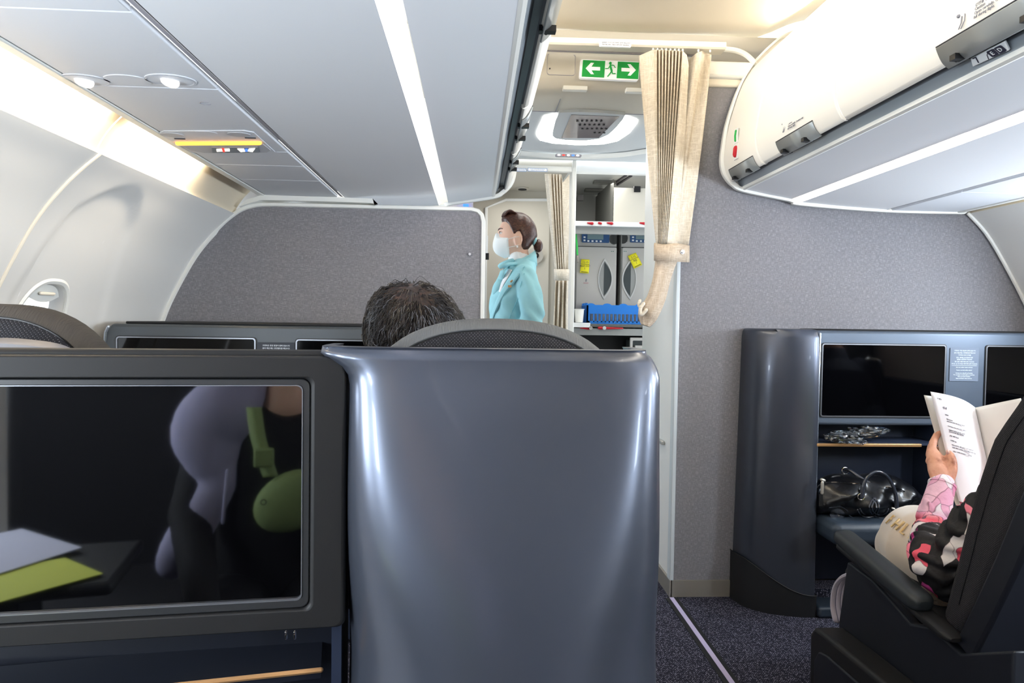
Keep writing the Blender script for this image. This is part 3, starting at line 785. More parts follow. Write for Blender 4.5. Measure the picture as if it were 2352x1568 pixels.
for k, l in enumerate(('right service panel behind the camera, outside the view', 'right service panel at the camera, outside the view', 'white right service panel at the right edge of the view', 'white right service panel, second from the bulkhead', 'white right service panel touching the grey bulkhead')):
    psu(1, YR[k], YR[k + 1], l)
for side in (1, -1):
    s = SX[side]
    mb = MB(); extr(mb, [(s(1.700), 1.655), (s(1.725), 1.655)], [YB, 2.77]); struct('trim_11', mb, 'gap_dark')
    mb = MB(); extr(mb, [(s(1.70), 1.632), (s(1.712), 1.634)], [YB, 2.77]); struct('trim_11', mb, 'gap_grey')
    mb = MB(); xs = sorted((s(2.004), s(2.030))); box(mb, xs[0], xs[1], YB, 2.77, 1.627, 1.650); o = struct('trim_12', mb, 'trim_white'); bev(o, .004)
    mb = MB(); xs = sorted((s(1.9), s(2.02))); box(mb, xs[0], xs[1], YB, 2.77, 1.650, 1.70); struct('trim_13', mb, 'cream')
Zp = 1.6295
def oval(par, name, px, py, a, b, mt, z=Zp, depth=.003, inner=None):
    c = aZ(px, py, z); mb = MB(); plateZ(mb, ellipse(c.x, c.y, a, b), z - depth, z + .001); o = obj(name, mb, mt, par); return o, c
for px, lit in ((195, 1), (392, 1)):
    o, c = oval(P[3], 'reading_light', px, 184, .050, .036, 'psu_white', depth=.0012)
    mb = MB(); grid(mb, [[(c.x + a * math.cos(t), c.y + b * math.sin(t), z) for t in [2 * PI * k / 32 for k in range(32)]] for a, b, z in ((.046, .032, Zp - .002), (.036, .025, Zp + .004), (.016, .012, Zp + .006), (.001, .001, Zp + .006))], closed_u=True); obj('bowl', mb, 'psu_shade', o)
    mb = MB(); tube(mb, [(c.x - .006, c.y - .004, Zp - .001), (c.x + .004, c.y + .003, Zp - .004)], .012, 14); obj('bulb', mb, 'bulb', o)
oval(P[3], 'blank_cover', 293, 184, .046, .032, 'psu_white', depth=.0012)
mb = MB(); c = aZ(500, 332, Zp)
pan = [aZ(a, b, Zp) for a, b in ((362, 306), (376, 300), (560, 299), (583, 303), (632, 348), (622, 353), (470, 353), (436, 348))]
plateZ(mb, [(p.x, p.y) for p in pan], Zp - .0016, Zp + .001); sg = obj('sign_unit', mb, 'psu_white', P[4], smooth=False)
for px, py in ((395, 308), (549, 307)): oval(P[4], 'speaker_cup', px, py, .030, .021, 'psu_shade', depth=.0030)
oval(P[4], 'blank_cover', 474, 304, .028, .018, 'psu_white', depth=.0024)
for px, py in ((413, 319), (575, 317)):
    c = aZ(px, py, Zp - .003); mb = MB(); box(mb, c.x - .014, c.x + .014, c.y - .002, c.y + .002, Zp - .004, Zp); obj('slot', mb, 'gap_dark', sg)
a_, b_ = aZ(408, 329, Zp - .004), aZ(596, 328, Zp - .004)
mb = MB(); tube(mb, [a_, b_], .006, 10); obj('amber_light_bar', mb, 'amber', P[4])
rec = [aZ(a, b, Zp - .003) for a, b in ((412, 334), (604, 331), (622, 345), (612, 350), (470, 351), (440, 346))]
mb = MB(); plateZ(mb, [(p.x, p.y) for p in rec], Zp - .0035, Zp); obj('grille', mb, 'psu_shade', sg, smooth=False)
lb = [aZ(a, b, Zp - .005) for a, b in ((486, 339), (592, 338), (595, 350), (488, 351))]
mb = MB(); plateZ(mb, [(p.x, p.y) for p in lb], Zp - .0055, Zp - .001); o = obj('sign_panel', mb, 'rail_grey', P[4], smooth=False)
def zpoly(pts, m, par, name, z=Zp - .0065):
    mb = MB(); plateZ(mb, [(p.x, p.y) for p in (aZ(a, b, z) for a, b in pts)], z - .0005, z + .001); obj(name, mb, m, par, smooth=False)
zpoly([(497, 343), (527, 342), (528, 347), (498, 348)], 'icon_white', o, 'no_smoking_mark'); zpoly([(509, 341), (515, 341), (517, 349), (512, 349)], 'icon_red', o, 'no_smoking_bar', Zp - .0075)
zpoly([(545, 342), (560, 342), (563, 348), (553, 349)], 'icon_white', o, 'seat_belt_mark'); zpoly([(569, 347), (572, 342), (586, 341), (580, 349)], 'icon_white', o, 'seat_belt_mark'); zpoly([(563, 343), (569, 343), (569, 348), (563, 348)], 'icon_blue', o, 'buckle_mark', Zp - .0075)
c = aZ(472, 237, Zp); mb = MB(); tube(mb, [(c.x + .012 * math.cos(a), c.y + .010 * math.sin(a), Zp) for a in [k * PI / 8 for k in range(2, 15)]], .0008, 5); obj('release_mark', mb, 'gap_grey', P[4])

# writing and marks on the right bins
def text_on(body, size, o, xd, yd, m, parent, align='LEFT', **kw):
    t = text(body, size, (0, 0, 0), (0, 0, 0), m, parent, align=align, **kw)
    xd = Vector(xd).normalized(); yd = Vector(yd); yd = (yd - xd * yd.dot(xd)).normalized(); zd = xd.cross(yd)
    M = Matrix((xd, yd, zd)).transposed().to_4x4(); M.translation = Vector(o)
    t.rotation_euler = M.to_euler(); t.location = Vector(o); return t
def bin_label(par, px, py, X, s, icon):
    p = aX(px, py, X); up = (.10, 0, 1)
    text_on('내리실 때\n선반을 열 때 주의하십시오\nCaution\nOpen carefully. Contents may\nfall during flight.', s, p + Vector((-.001, 0, 0)), (0, -1, 0), up, 'text_grey', par, name='caution_text', space=.95)
    q = aX(icon[0], icon[1], X); mb = MB(); k = s / .011
    tube(mb, [q + Vector((0, .010, .012)) * k, q + Vector((0, .012, -.004)) * k, q + Vector((0, .02, -.016)) * k][::1], .0016 * k, 6)
    tube(mb, [q + Vector((0, -.001, .014)) * k, q + Vector((0, -.001, -.002)) * k, q + Vector((0, .012, -.018)) * k], .0014 * k, 6)
    tube(mb, [q + Vector((0, .022, .018)) * k, q + Vector((0, .0215, .018)) * k], .005 * k, 8)
    obj('falling_item_mark', mb, 'text_grey', par)
bin_label(bR2, 1811, 285, 1.008, .0085, (1803, 292)); bin_label(bR3, 2240, 22, 1.006, .0088, (2215, 45))
for nm, py, mt in (('green_mark', 312, 'green'), ('red_mark', 349, 'red')):
    p = aX(1692, py, 1.008); ht = 17 / 1568 * 2.6
    mb = MB(); box(mb, p.x - .003, p.x - .001, p.y - .019, p.y + .019, p.z - ht, p.z + ht); o = obj('sticker', mb, 'label_white', bR)
    mb = MB()
    if mt == 'green': tube(mb, [p + Vector((-.004, -.003, .018)), p + Vector((-.004, .003, 0)), p + Vector((-.004, .001, -.018))], .005, 6)
    else: tube(mb, [p + Vector((-.004, -.003, .013)), p + Vector((-.004, .002, -.010))], .011, 6)
    obj(nm, mb, mt, o)
pt = [Vector(aX(2228, 134, 1.056)), Vector(aX(2308, 95, 1.056)), Vector(aX(2318, 116, 1.074)), Vector(aX(2234, 154, 1.074))]
rn = thing('row_number_plate', 'white seat row plate reading 7 E D on the right bin edge', 'row number plate', pt[0])
xd = (pt[1] - pt[0]); yd = (pt[0] - pt[3]); off = xd.cross(yd).normalized()
if off.dot(Vector((0, 0, 1.15)) - pt[0]) < 0: off = -off
def on_plate(u, v): return pt[0].lerp(pt[1], u).lerp(pt[3].lerp(pt[2], u), v)
mb = MB(); loft(mb, [pt, [p - off * .005 for p in pt]]); o = obj('plate', mb, 'label_white', rn); bev(o, .0015)
text_on('7', .024, on_plate(.18, .5) + off * .0012, xd, yd, 'text_dark', rn, align='CENTER', name='row_number')
for u, ch in ((.62, 'E'), (.83, 'D')):
    c = on_plate(u, .5) + off * .0004; xx = xd.normalized(); yy = (yd - xx * yd.dot(xx)).normalized(); mb = MB()
    o2 = [c + xx * a + yy * b + off * .0004 for a, b in rrect(-.0095, .0095, -.009, .009, .003, 3)]; plate_any(mb, o2, .0006); obj('seat_mark', mb, 'text_dark', rn)
    text_on(ch, .014, c + off * .0018, xd, yd, 'label_white', rn, align='CENTER', name='seat_letter')
off = off * .15
mb = MB(); tube(mb, [on_plate(.47, .9) + off * .008, on_plate(.47, .45) + off * .008, on_plate(.52, .2) + off * .008, on_plate(.72, .18) + off * .008], .0008, 5); tube(mb, [on_plate(.62, .9) + off * .008, on_plate(.92, .9) + off * .008], .0008, 5); obj('fuselage_mark', mb, 'text_dark', rn)
# ---------------------------------------------------------------- curtains
def curtain_sheet(mb, top, bot, y0, depth0, depth1, pleats, n=150, rows=26, zfun=None):
    """pleated sheet between two pixel rows: top/bot are lists of (u, px, py, phase) control points."""
    def ev(tab, u):
        for i in range(1, len(tab)):
            if u <= tab[i][0] or i == len(tab) - 1:
                a, b = tab[i - 1], tab[i]; t = (u - a[0]) / (b[0] - a[0]); return [a[k] + (b[k] - a[k]) * t for k in (1, 2)]
    R = []
    for r in range(rows + 1):
        v = r / rows; row = []
        for i in range(n + 1):
            u = i / n; a = ev(top, u); b = ev(bot, u); w = v ** 1.15
            px = a[0] + (b[0] - a[0]) * w; py = a[1] + (b[1] - a[1]) * v
            ph = pleats(u); d = (depth0 + (depth1 - depth0) * v) * ph
            yy = y0 - d + .006 * math.sin(7 * v + 9 * u)
            row.append(aY(px, py, yy))
        R.append(row)
    grid(mb, R); return mb
def tri(x): x = x % 1.0; return abs(x * 2 - 1)
cu = thing('curtain', 'cream pleated curtain tied back beside the exit sign', 'curtain', (.9, 2.74, 0))
YC = 2.745
# front leaf: flat border, tight pleats, soft outer fold
def pl1(u):
    if u < .20: return .25 + .6 * sm(0, .2, u)
    if u < .74: return .35 + .65 * tri((u - .20) * 14.8)
    return .9 - .5 * sm(.74, 1, u)
mb = MB(); curtain_sheet(mb, [(0, 1468, 128), (.17, 1500, 114), (.2, 1507, 114), (.74, 1568, 117), (.86, 1577, 126), (1, 1582, 150)],
                        [(0, 1507, 562), (.2, 1511, 562), (.74, 1532, 562), (1, 1556, 562)], YC, .045, .03, pl1, 260, 30)
o = obj('pleated_panel', mb, 'curtain', cu); solid(o, .002)
def pl2(u): return .3 + .5 * sm(.0, .45, u) - .55 * sm(.55, .62, u) + .3 * sm(.7, 1, u)
mb = MB(); curtain_sheet(mb, [(0, 1578, 140), (.45, 1600, 122), (.6, 1612, 117), (1, 1634, 126)], [(0, 1518, 562), (.5, 1540, 562), (1, 1582, 562)], YC + .03, .05, .035, pl2, 90, 26)
o = obj('side_panel', mb, 'curtain', cu); solid(o, .002)
# tie-back band with its stud
mb = MB()
bp = []
for k in range(13):
    t = k / 12; px = 1503 + (1583 - 1503) * t; yy = YC - .055 - .02 * math.sin(PI * min(1, t * 1.2)) + .075 * sm(.6, 1, t) * .6
    bp.append((px, yy))
grid(mb, [[aY(px + dx, 558 + 2 * math.sin(px * .1) + 8 * math.exp(-((px - 1545) / 60) ** 2) * 0 + (px - 1503) * .05, yy), aY(px + dx, 580, yy - .003), aY(px + dx, 599 + (px - 1503) * .04, yy)] for (px, yy), dx in [(q, 0) for q in bp]])
# return side of the band going round the bunched cloth
q0 = bp[0]; grid(mb, [[aY(1503, 560, q0[1]), aY(1503, 580, q0[1]), aY(1503, 598, q0[1])], [aY(1505, 560, q0[1] + .07), aY(1505, 580, q0[1] + .07), aY(1505, 598, q0[1] + .07)]])
o = obj('tie_back', mb, 'curtain_band', cu); solid(o, .004)
p = aY(1566, 579, YC - .045); mb = MB(); plateY(mb, ellipse(p.x, p.z, .009, .009, 20), p.y - .012, p.y + .002); plateY(mb, ellipse(p.x, p.z, .005, .005, 16), p.y - .018, p.y - .012); obj('snap_stud', mb, 'chrome', o)
# tail: gathered cloth swagging down to a hook on the jamb
L_ = spline([aY(1505, 598, YC - .03), aY(1499, 640, YC - .035), aY(1486, 680, YC - .03), aY(1470, 705, YC - .02), aY(1466, 722, YC), aY(1472, 744, YC)], 6)
R_ = spline([aY(1556, 598, YC - .02), aY(1541, 640, YC - .02), aY(1528, 690, YC - .02), aY(1512, 727, YC - .02), aY(1502, 742, YC - .01), aY(1492, 751, YC)], 6)
rows = []
for a, b in zip(L_, R_):
    c = (a + b) / 2; h = (b - a) / 2; rows.append([c + h * math.cos(t) + Vector((0, -.022 * math.sin(t) * (1 + .12 * math.sin(6 * t)), 0)) for t in [2 * PI * k / 28 for k in range(28)]])
mb = MB(); loft(mb, rows); obj('tail', mb, 'curtain_band', cu)
mb = MB(); e = spline([aY(1478, 697, YC - .05), aY(1471, 708, YC - .055), aY(1473, 722, YC - .06), aY(1484, 712, YC - .06)], 5); tube(mb, e, .0075, 10); tube(mb, spline([aY(1470, 690, YC - .03), aY(1467, 700, YC - .04), aY(1471, 706, YC - .045)], 4), .006, 8)
obj('rolled_hem', mb, 'curtain', cu)
# curtain rail with its placard and runners
cr = thing('curtain_rail', 'white ceiling curtain rail crossing the passage head', 'curtain rail', (.6, 2.76, 2.29))
mb = MB(); a = XZ(1150, 98, 2.76); b = XZ(1663, 113, 2.76); pr = [(2.735, 0), (2.735, -.020), (2.742, -.026), (2.80, -.026), (2.80, 0)]
rows = [[(x, y, (a[1] + (b[1] - a[1]) * t) + .018 + z) for y, z in pr] for x, t in ((a[0], 0), (b[0] - .02, .98), (b[0], 1))]
grid(mb, rows); cap(mb, rows[-1]); obj('rail', mb, 'rail_cream', cr)
mb = MB(); box(mb, a[0], b[0] - .1, 2.80, 2.806, b[1] - .018, b[1] - .006); obj('slot', mb, 'gap_grey', cr)
mb = MB(); arcp = spline([aY(1655, 112, 2.775), aY(1690, 116, 2.775), aY(1716, 128, 2.775), aY(1736, 150, 2.775), aY(1742, 170, 2.775)], 6); tube(mb, arcp, .011, 8); obj('curved_end', mb, 'trim_white', cr)
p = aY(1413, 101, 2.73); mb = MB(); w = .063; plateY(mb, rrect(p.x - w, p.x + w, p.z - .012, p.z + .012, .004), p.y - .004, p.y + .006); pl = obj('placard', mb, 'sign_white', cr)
text('Curtain must be open and secured\nduring taxi, take-off and landing', .0085, (p.x, p.y - .0048, p.z), RF, 'text_grey', pl, space=.95)
for px in (1500, 1510, 1520, 1530, 1540, 1550, 1559, 1568, 1604, 1631):
    q = aY(px, 116, 2.75); mb = MB(); tube(mb, [q + Vector((0, 0, .012)), q + Vector((0, 0, -.004))], .0038, 8); obj('runner', mb, 'trim_white', cr)

# far curtain and rail
Y4 = 4.08
cu2 = thing('curtain', 'cream curtain hanging tied beside the galley post, behind the crew member', 'curtain', XZ(1285, 740, Y4)[:1] + (Y4, 0))
def pl3(u): return .2 + .3 * sm(0, .2, u) + (.5 * tri((u - .28) * 9) if .28 < u < .7 else .35) * 1
mb = MB(); curtain_sheet(mb, [(0, 1251, 399), (.3, 1266, 399), (.68, 1289, 400), (.72, 1292, 420), (1, 1308, 400)], [(0, 1275, 622), (.3, 1280, 622), (.68, 1296, 622), (1, 1305, 622)], Y4, .10, .06, pl3, 150, 20)
o = obj('pleated_panel', mb, 'curtain', cu2); solid(o, .003)
mb = MB(); curtain_sheet(mb, [(0, 1276, 640), (1, 1305, 640)], [(0, 1268, 800), (1, 1303, 800)], Y4, .06, .09, lambda u: .3 + .7 * tri(u * 3.3), 70, 16)
o = obj('lower_panel', mb, 'curtain', cu2); solid(o, .003)
mb = MB(); grid(mb, [[aY(x, 618, Y4 - .10 - .03 * math.sin(PI * t)), aY(x, 630, Y4 - .105 - .03 * math.sin(PI * t)), aY(x, 644, Y4 - .10 - .03 * math.sin(PI * t))] for x, t in ((1273, 0), (1280, .3), (1290, .6), (1300, .8), (1307, 1))]); o = obj('tie_back', mb, 'curtain', cu2); solid(o, .005)
mb = MB(); a = XZ(1120, 386, Y4); b = XZ(1312, 391, Y4); box(mb, a[0], b[0], Y4 - .02, Y4 + .02, b[1] - .012, b[1] + .018); cr2 = obj('curtain_rail', mb, 'trim_white'); bev(cr2, .003)
tag(cr2, 'white far curtain rail with two placards, left of the galley post', 'curtain rail')
for x0, x1 in ((1172, 1209), (1212, 1257)):
    p = XZ((x0 + x1) / 2, 390, Y4 - .022); w = (x1 - x0) / 2 / 1568 * Y4; mb = MB(); plateY(mb, rrect(p[0] - w, p[0] + w, p[1] - .010, p[1] + .010, .003), Y4 - .024, Y4 - .021); pl = obj('placard', mb, 'placard_blue', cr2)
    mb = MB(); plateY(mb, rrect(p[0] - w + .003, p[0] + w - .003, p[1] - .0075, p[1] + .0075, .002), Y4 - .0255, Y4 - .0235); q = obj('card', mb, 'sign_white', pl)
    text('Curtain must be open and secured\nduring taxi, take-off and landing', .0062, (p[0], Y4 - .026, p[1]), RF, 'text_blue', cr2)

# ---------------------------------------------------------------- galley
YG = 4.15
gx0 = XZ(1320, 500, YG)[0]; gx1 = 1.45
gal = thing('galley_unit', 'white framed galley unit with an open locker bay above a counter', 'galley', ((gx0 + gx1) / 2, 4.5, 0))
mb = MB(); a = XZ(1310, 500, YG)[0]; box(mb, a, gx0, YG - .05, 4.9, 0, 2.13); o = obj('post', mb, 'trim_white', gal); bev(o, .006)
mb = MB(); ht = XZ(1400, 400, YG)[1]; box(mb, gx0, gx1, YG - .03, YG + .02, ht, 2.125); o = obj('header', mb, 'label_white', gal); bev(o, .005)
mb = MB(); sz = XZ(1400, 521, YG)[1]; box(mb, gx0, gx1, YG - .03, YG, sz, sz + .028); box(mb, gx0, gx1, YG, 4.9, sz - .0, sz + .02); obj('shelf', mb, 'label_white', gal)
mb = MB(); box(mb, gx0, gx1, YG, YG + .02, sz - .045, sz); obj('valance', mb, 'galley_grey', gal)
mb = MB(); box(mb, gx0, gx1, 4.86, 4.90, .0, 2.13); box(mb, gx1, gx1 + .02, YG, 4.9, 0, 2.13); obj('back_panel', mb, 'galley_grey', gal)
mb = MB(); box(mb, gx0, gx1, YG + .02, 4.9, ht + .005, ht + .02); obj('roof', mb, 'galley_grey', gal)
mb = MB(); q = XZ(1408, 470, YG + .1); box(mb, q[0], gx1, YG + .1, YG + .12, sz + .028, ht - .06); o = obj('locker_front', mb, 'entry_beige', gal)
mb = MB(); box(mb, q[0] - .003, q[0] + .003, YG + .1, 4.86, sz + .03, ht - .01); obj('locker_side', mb, 'galley_dark', gal)
for px, py in ((1333, 454), (1464, 434)):
    p = XZ(px, py, YG + .09 if px > 1400 else 4.5); mb = MB(); yy = YG + .09 if px > 1400 else 4.5; box(mb, p[0] - .02, p[0] + .02, yy, yy + .02, p[1] - .018, p[1] + .018); obj('catch', mb, 'black', gal)
for (x0, y0), (x1, y1) in (((1375, 446), (1440, 401)), ((1418, 424), (1452, 402))):
    za = ht - .0; p = aZ(x0, y0, za), aZ(x1, y1, za); mb = MB(); tube(mb, [Vector((p[0].x, min(p[0].y, 4.85), za)), Vector((p[1].x, max(p[1].y, 4.18), za))], .008, 6); obj('roof_track', mb, 'gap_dark', gal)
for x0, x1, yy in ((1365, 1415, 4.35), (1345, 1395, 4.62)):
    p0, p1_ = XZ(x0, 420, yy)[0], XZ(x1, 420, yy)[0]; mb = MB(); box(mb, p0, p1_, yy, yy + .06, ht - .012, ht + .003); obj('roof_lamp', mb, 'galley_dark', gal)
for k, (px, w) in enumerate(((1355, .014), (1378, .006), (1400, .014), (1475, .014))):
    p = XZ(px, 512, YG - .035); mb = MB(); tube(mb, [(p[0] - w, YG - .036, p[1] + .0), (p[0] + w, YG - .036, p[1] - .003)], [.004, .009] if w > .01 else .007, 8); obj('red_latch', mb, 'red', gal)
# ovens
YO = 4.42; ctz = XZ(1400, 744, YG)[1]
def oven(x0p, x1p, label, mirror, lcd0, lcd1):
    xa, xb = XZ(x0p, 600, YO)[0], XZ(x1p, 600, YO)[0]; zt = XZ(1400, 533, YO)[1]; zd = XZ(1400, 567, YO)[1]
    t = thing('galley_oven', label, 'oven', ((xa + xb) / 2, YO, ctz), 'galley ovens')
    mb = MB(); box(mb, xa, xb, YO, 4.84, ctz, zt); o = obj('body', mb, 'oven', t); bev(o, .006)
    mb = MB(); plateY(mb, rrect(xa + .004, xb - .004, ctz + .01, zd - .004, .01), YO - .022, YO - .004); o = obj('door', mb, 'oven', t); bev(o, .003)
    mb = MB(); box(mb, xa, xb, YO - .006, YO, zd - .003, zd + .001); obj('door_gap', mb, 'black_soft', t)
    # lens shaped grip recess
    cx = XZ(1386 if not mirror else 1446, 640, YO)[0]; cz = XZ(1386, 641, YO)[1]; hh = .132; ww = .045
    d = 1 if not mirror else -1
    def arc_(bulge, h=hh, n=20): return [(cx + d * bulge * (1 - (z / h) ** 2), cz + z) for z in [-h + 2 * h * k / n for k in range(n + 1)]]
    ou = arc_(.056) + arc_(-.040)[::-1]; iu = [(cx + (x - cx) * .86, cz + (z - cz) * .88) for x, z in ou]
    mb = MB(); ringY(mb, ou, iu, YO - .030, YO - .02); obj('grip_rim', mb, 'galley_light', t)
    mb = MB(); plateY(mb, iu, YO - .0235, YO - .0225); obj('grip_recess', mb, 'galley_grey', t)
    dk = [(x, z) for x, z in arc_(.047, .108)] + [(cx + d * .008 * (1 - ((z) / .108) ** 2) * -.2, cz + z) for z in [.108 - 2 * .108 * k / 20 for k in range(21)]]
    mb = MB(); plateY(mb, dk, YO - .0255, YO - .024); obj('grip_opening', mb, 'oven_dark', t)
    la, lb_ = XZ(lcd0, 546, YO), XZ(lcd1, 546, YO); zz = la[1]
    mb = MB(); plateY(mb, rrect(la[0], lb_[0], zz - .030, zz + .030, .006), YO - .010, YO); c = obj('control_panel', mb, 'oven_blue', t)
    w = lb_[0] - la[0]
    mb = MB(); box(mb, la[0] + w * .2, la[0] + w * .78, YO - .012, YO - .009, zz - .010, zz + .022); obj('display', mb, 'lcd', c)
    mb = MB()
    for k in range(4): box(mb, la[0] + w * (.2 + .15 * k), la[0] + w * (.27 + .15 * k), YO - .013, YO - .009, zz - .026, zz - .016)
    for k in range(2): box(mb, la[0] + w * .06, la[0] + w * .13, YO - .013, YO - .009, zz - .022 + .02 * k, zz - .012 + .02 * k)
    obj('buttons', mb, 'label_white', c)
    vx = XZ(1410 if not mirror else 1431, 549, YO)[0]
    ve = [(x, z) for x, z in ellipse(vx, zz - .004, .030, .036, 28) if xa < x < xb]
    mb = MB(); plateY(mb, ve, YO - .006, YO); v = obj('speaker_vent', mb, 'galley_dark', t)
    mb = MB()
    for k in range(6):
        x = vx - .022 + .0088 * k
        if xa + .003 < x < xb - .006: h = .033 * math.sqrt(max(.05, 1 - ((x - vx) / .03) ** 2)); box(mb, x, x + .004, YO - .008, YO - .005, zz - .004 - h, zz - .004 + h)
    obj('vent_slats', mb, 'black_soft', v)
    mb = MB()
    for k in range(2): q = XZ((1403 if not mirror else 1432) + 4 * k, 578, YO); box(mb, q[0] - .003, q[0] + .003, YO - .025, YO - .02, q[1] - .002, q[1] + .002)
    obj('indicator', mb, 'oven_green', t)
    return t
ov = oven(1322, 1416, 'grey galley oven with its yellow tag hanging straight, left of the pair', False, 1336, 1399)
oven(1426, 1530, 'grey galley oven with a tilted yellow tag, right of the pair', True, 1447, 1510)
mb = MB(); p = XZ(1346, 648, YO - .025); plateY(mb, rrect(p[0] - .016, p[0] + .016, p[1] - .009, p[1] - .001, .001), YO - .0245, YO - .022); o = obj('sticker', mb, 'sticker_red', ov)
mb = MB(); tube(mb, [(p[0], YO - .024, p[1] + .008), (p[0] + .002, YO - .024, p[1] + .018)], .004, 6); obj('sticker', mb, 'text_grey', ov)
def ytag(pts, lines, label, rz):
    q = [aY(a, b, YO - .034) for a, b in pts]; c = sum(q, Vector()) / 4
    t = thing('paper_tag', label, 'paper tag', c, 'yellow tags on the ovens')
    mb = MB(); grid(mb, [[q[0].lerp(q[1], u).lerp(q[3].lerp(q[2], u), v) + Vector((0, -.006 * math.sin(v * PI), 0)) for u in (0, .5, 1)] for v in [k / 6 for k in range(7)]]); o = obj('paper', mb, 'tag_yellow', t); solid(o, .001)
    for k, (b_, v, s) in enumerate(lines):
        p = q[0].lerp(q[1], .5).lerp(q[3].lerp(q[2], .5), v) + Vector((0, -.009, 0))
        text(b_, s, p, (PI / 2, rz, 0), 'text_dark', t, name='handwriting')
    mb = MB(); d0 = q[0].lerp(q[3], .36); d1 = q[1].lerp(q[2], .36); tube(mb, [d0 + Vector((0, -.008, 0)), d1 + Vector((0, -.008, 0))], .0012, 5); d0 = q[0].lerp(q[3], .92); d1 = q[1].lerp(q[2], .92); tube(mb, [d0.lerp(d1, .15) + Vector((0, -.005, 0)), d1.lerp(d0, .15) + Vector((0, -.005, 0))], .0018, 5); obj('rule', mb, 'text_dark', t)
ytag([(1335, 595), (1354, 596), (1352, 628), (1332, 626)], [('12.15', .22, .018), ('MEAT OUT', .5, .014), ('1', .68, .018)], 'yellow paper tag hanging straight on the left galley oven', 0)
ytag([(1442, 588), (1460, 580), (1475, 608), (1456, 617)], [('2.15', .22, .018), ('REJ', .5, .018), ('1', .7, .018)], 'yellow paper tag tilted on the right galley oven', math.radians(-24))
# counter, cups, crate
mb = MB(); box(mb, gx0, gx1, YG - .01, 4.86, ctz - .02, ctz); o = obj('counter', mb, 'galley_dark', gal); bev(o, .004)
mb = MB(); q = XZ(1354, 742, YG)[0]; box(mb, gx0 - .01, q, YG - .03, YG + .05, ctz - .022, ctz + .006); obj('counter_lip', mb, 'label_white', gal)
mb = MB(); zl = XZ(1400, 770, YG)[1]; box(mb, gx0, gx1, YG, YG + .03, zl, zl + .042); obj('latch_beam', mb, 'galley_grey', gal)
zr = zl + .03
for (xa, xb), mt, nm, ra in (((1333, 1353), 'red', 'red_latch', (.003, .009)), ((1376, 1430), 'red', 'red_latch', (.009, .004)), ((1325, 1338), 'red', 'red_latch', (.007, .007))):
    dz = .012 if nm == 'x' else 0; a, b = XZ(xa, 753, YG - .01), XZ(xb, 754, YG - .01); k = -.0 if xa != 1325 else .02
    mb = MB(); tube(mb, [(a[0], YG - .012, a[1] + k), (b[0], YG - .012, b[1] + k)], list(ra), 8); obj(nm, mb, mt, gal)
for px in (1356, 1387):
    p = XZ(px, 753, YG - .01); mb = MB(); plateY(mb, ellipse(p[0], p[1], .011, .011, 20), YG - .03, YG); obj('latch_knob', mb, 'chrome', gal)
mb = MB(); box(mb, gx0, gx1, YG + .25, YG + .27, 0, zl); obj('cart_bay', mb, 'black', gal)
ct = XZ(1449, 765, YG)[0]; mb = MB(); ringY(mb, rrect(ct, ct + .34, .1, zl - .012, .006), rrect(ct + .015, ct + .325, .115, zl - .03, .006), YG + .01, YG + .03)
cart = obj('galley_cart', mb, 'oven'); tag(cart, 'aluminium galley cart stowed under the counter at the right', 'cart')
mb = MB(); box(mb, ct + .015, ct + .325, YG + .03, YG + .2, .115, zl - .03); obj('cart_front', mb, 'oven_dark', cart)
mb = MB(); box(mb, ct + .01, ct + .33, YG + .005, YG + .04, zl - .105, zl - .09); box(mb, ct + .03, ct + .30, YG + .0, YG + .03, zl - .085, zl - .06); obj('cart_latch', mb, 'oven', cart)
cp = XZ(1331, 736, YG + .03); cz0 = ctz + .007
mb = MB(); rows = [[(cp[0] + r * math.cos(t), YG + .05 + r * math.sin(t), cz0 + z) for t in [2 * PI * k / 28 for k in range(28)]] for r, z in ((.022, 0), (.024, .002), (.030, .078), (.033, .080), (.033, .083), (.029, .083), (.022, .01), (.001, .008))]
loft(mb, rows); o = obj('paper_cup', mb, 'cup'); tag(o, 'white paper cup at the left end of the galley counter', 'cup')
# blue glass rack
xa, xb = XZ(1342, 720, YG + .06)[0] + .012, XZ(1468, 720, YG + .06)[0] + .10; zt = ctz + .125
cr_ = thing('glass_rack', 'bright blue plastic glass rack on the galley counter', 'crate', ((xa + xb) / 2, YG + .2, ctz))
mb = MB()
def wavy(x): return zt - .008 + .010 * max(0, math.sin((x - xa) * 62)) ** .6
n = 120
tp = [(xa + (xb - xa) * k / n, wavy(xa + (xb - xa) * k / n)) for k in range(n + 1)]
zm = ctz + .066
for y0, y1 in ((YG + .04, YG + .05), (YG + .33, YG + .34)):
    plateY(mb, [(xa, zm), (xb, zm)] + tp[::-1], y0, y1)
    box(mb, xa, xb, y0, y1, ctz, ctz + .018); box(mb, xa, xa + .02, y0, y1, ctz, zm); box(mb, xb - .02, xb, y0, y1, ctz, zm)
    nb = 16
    for k in range(1, nb): x = xa + .02 + (xb - xa - .04) * k / nb; box(mb, x - .004, x + .004, y0, y1, ctz + .01, zm + .003)
    box(mb, xa + .02, xb - .02, y0 - .004, y0, zm - .004, zm + .004)
for x0 in (xa, xb - .01): box(mb, x0, x0 + .01, YG + .04, YG + .34, ctz, zt - .01)
for k in range(4): box(mb, xa - .001, xa + .01, YG + .07 + .07 * k, YG + .09 + .07 * k, zt - .012, zt + .004)
obj('rack_body', mb, 'crate_blue', cr_, smooth=False)
mb = MB(); box(mb, xa + .01, xb - .01, YG + .05, YG + .33, ctz + .004, ctz + .012); obj('rack_base', mb, 'crate_blue', cr_)
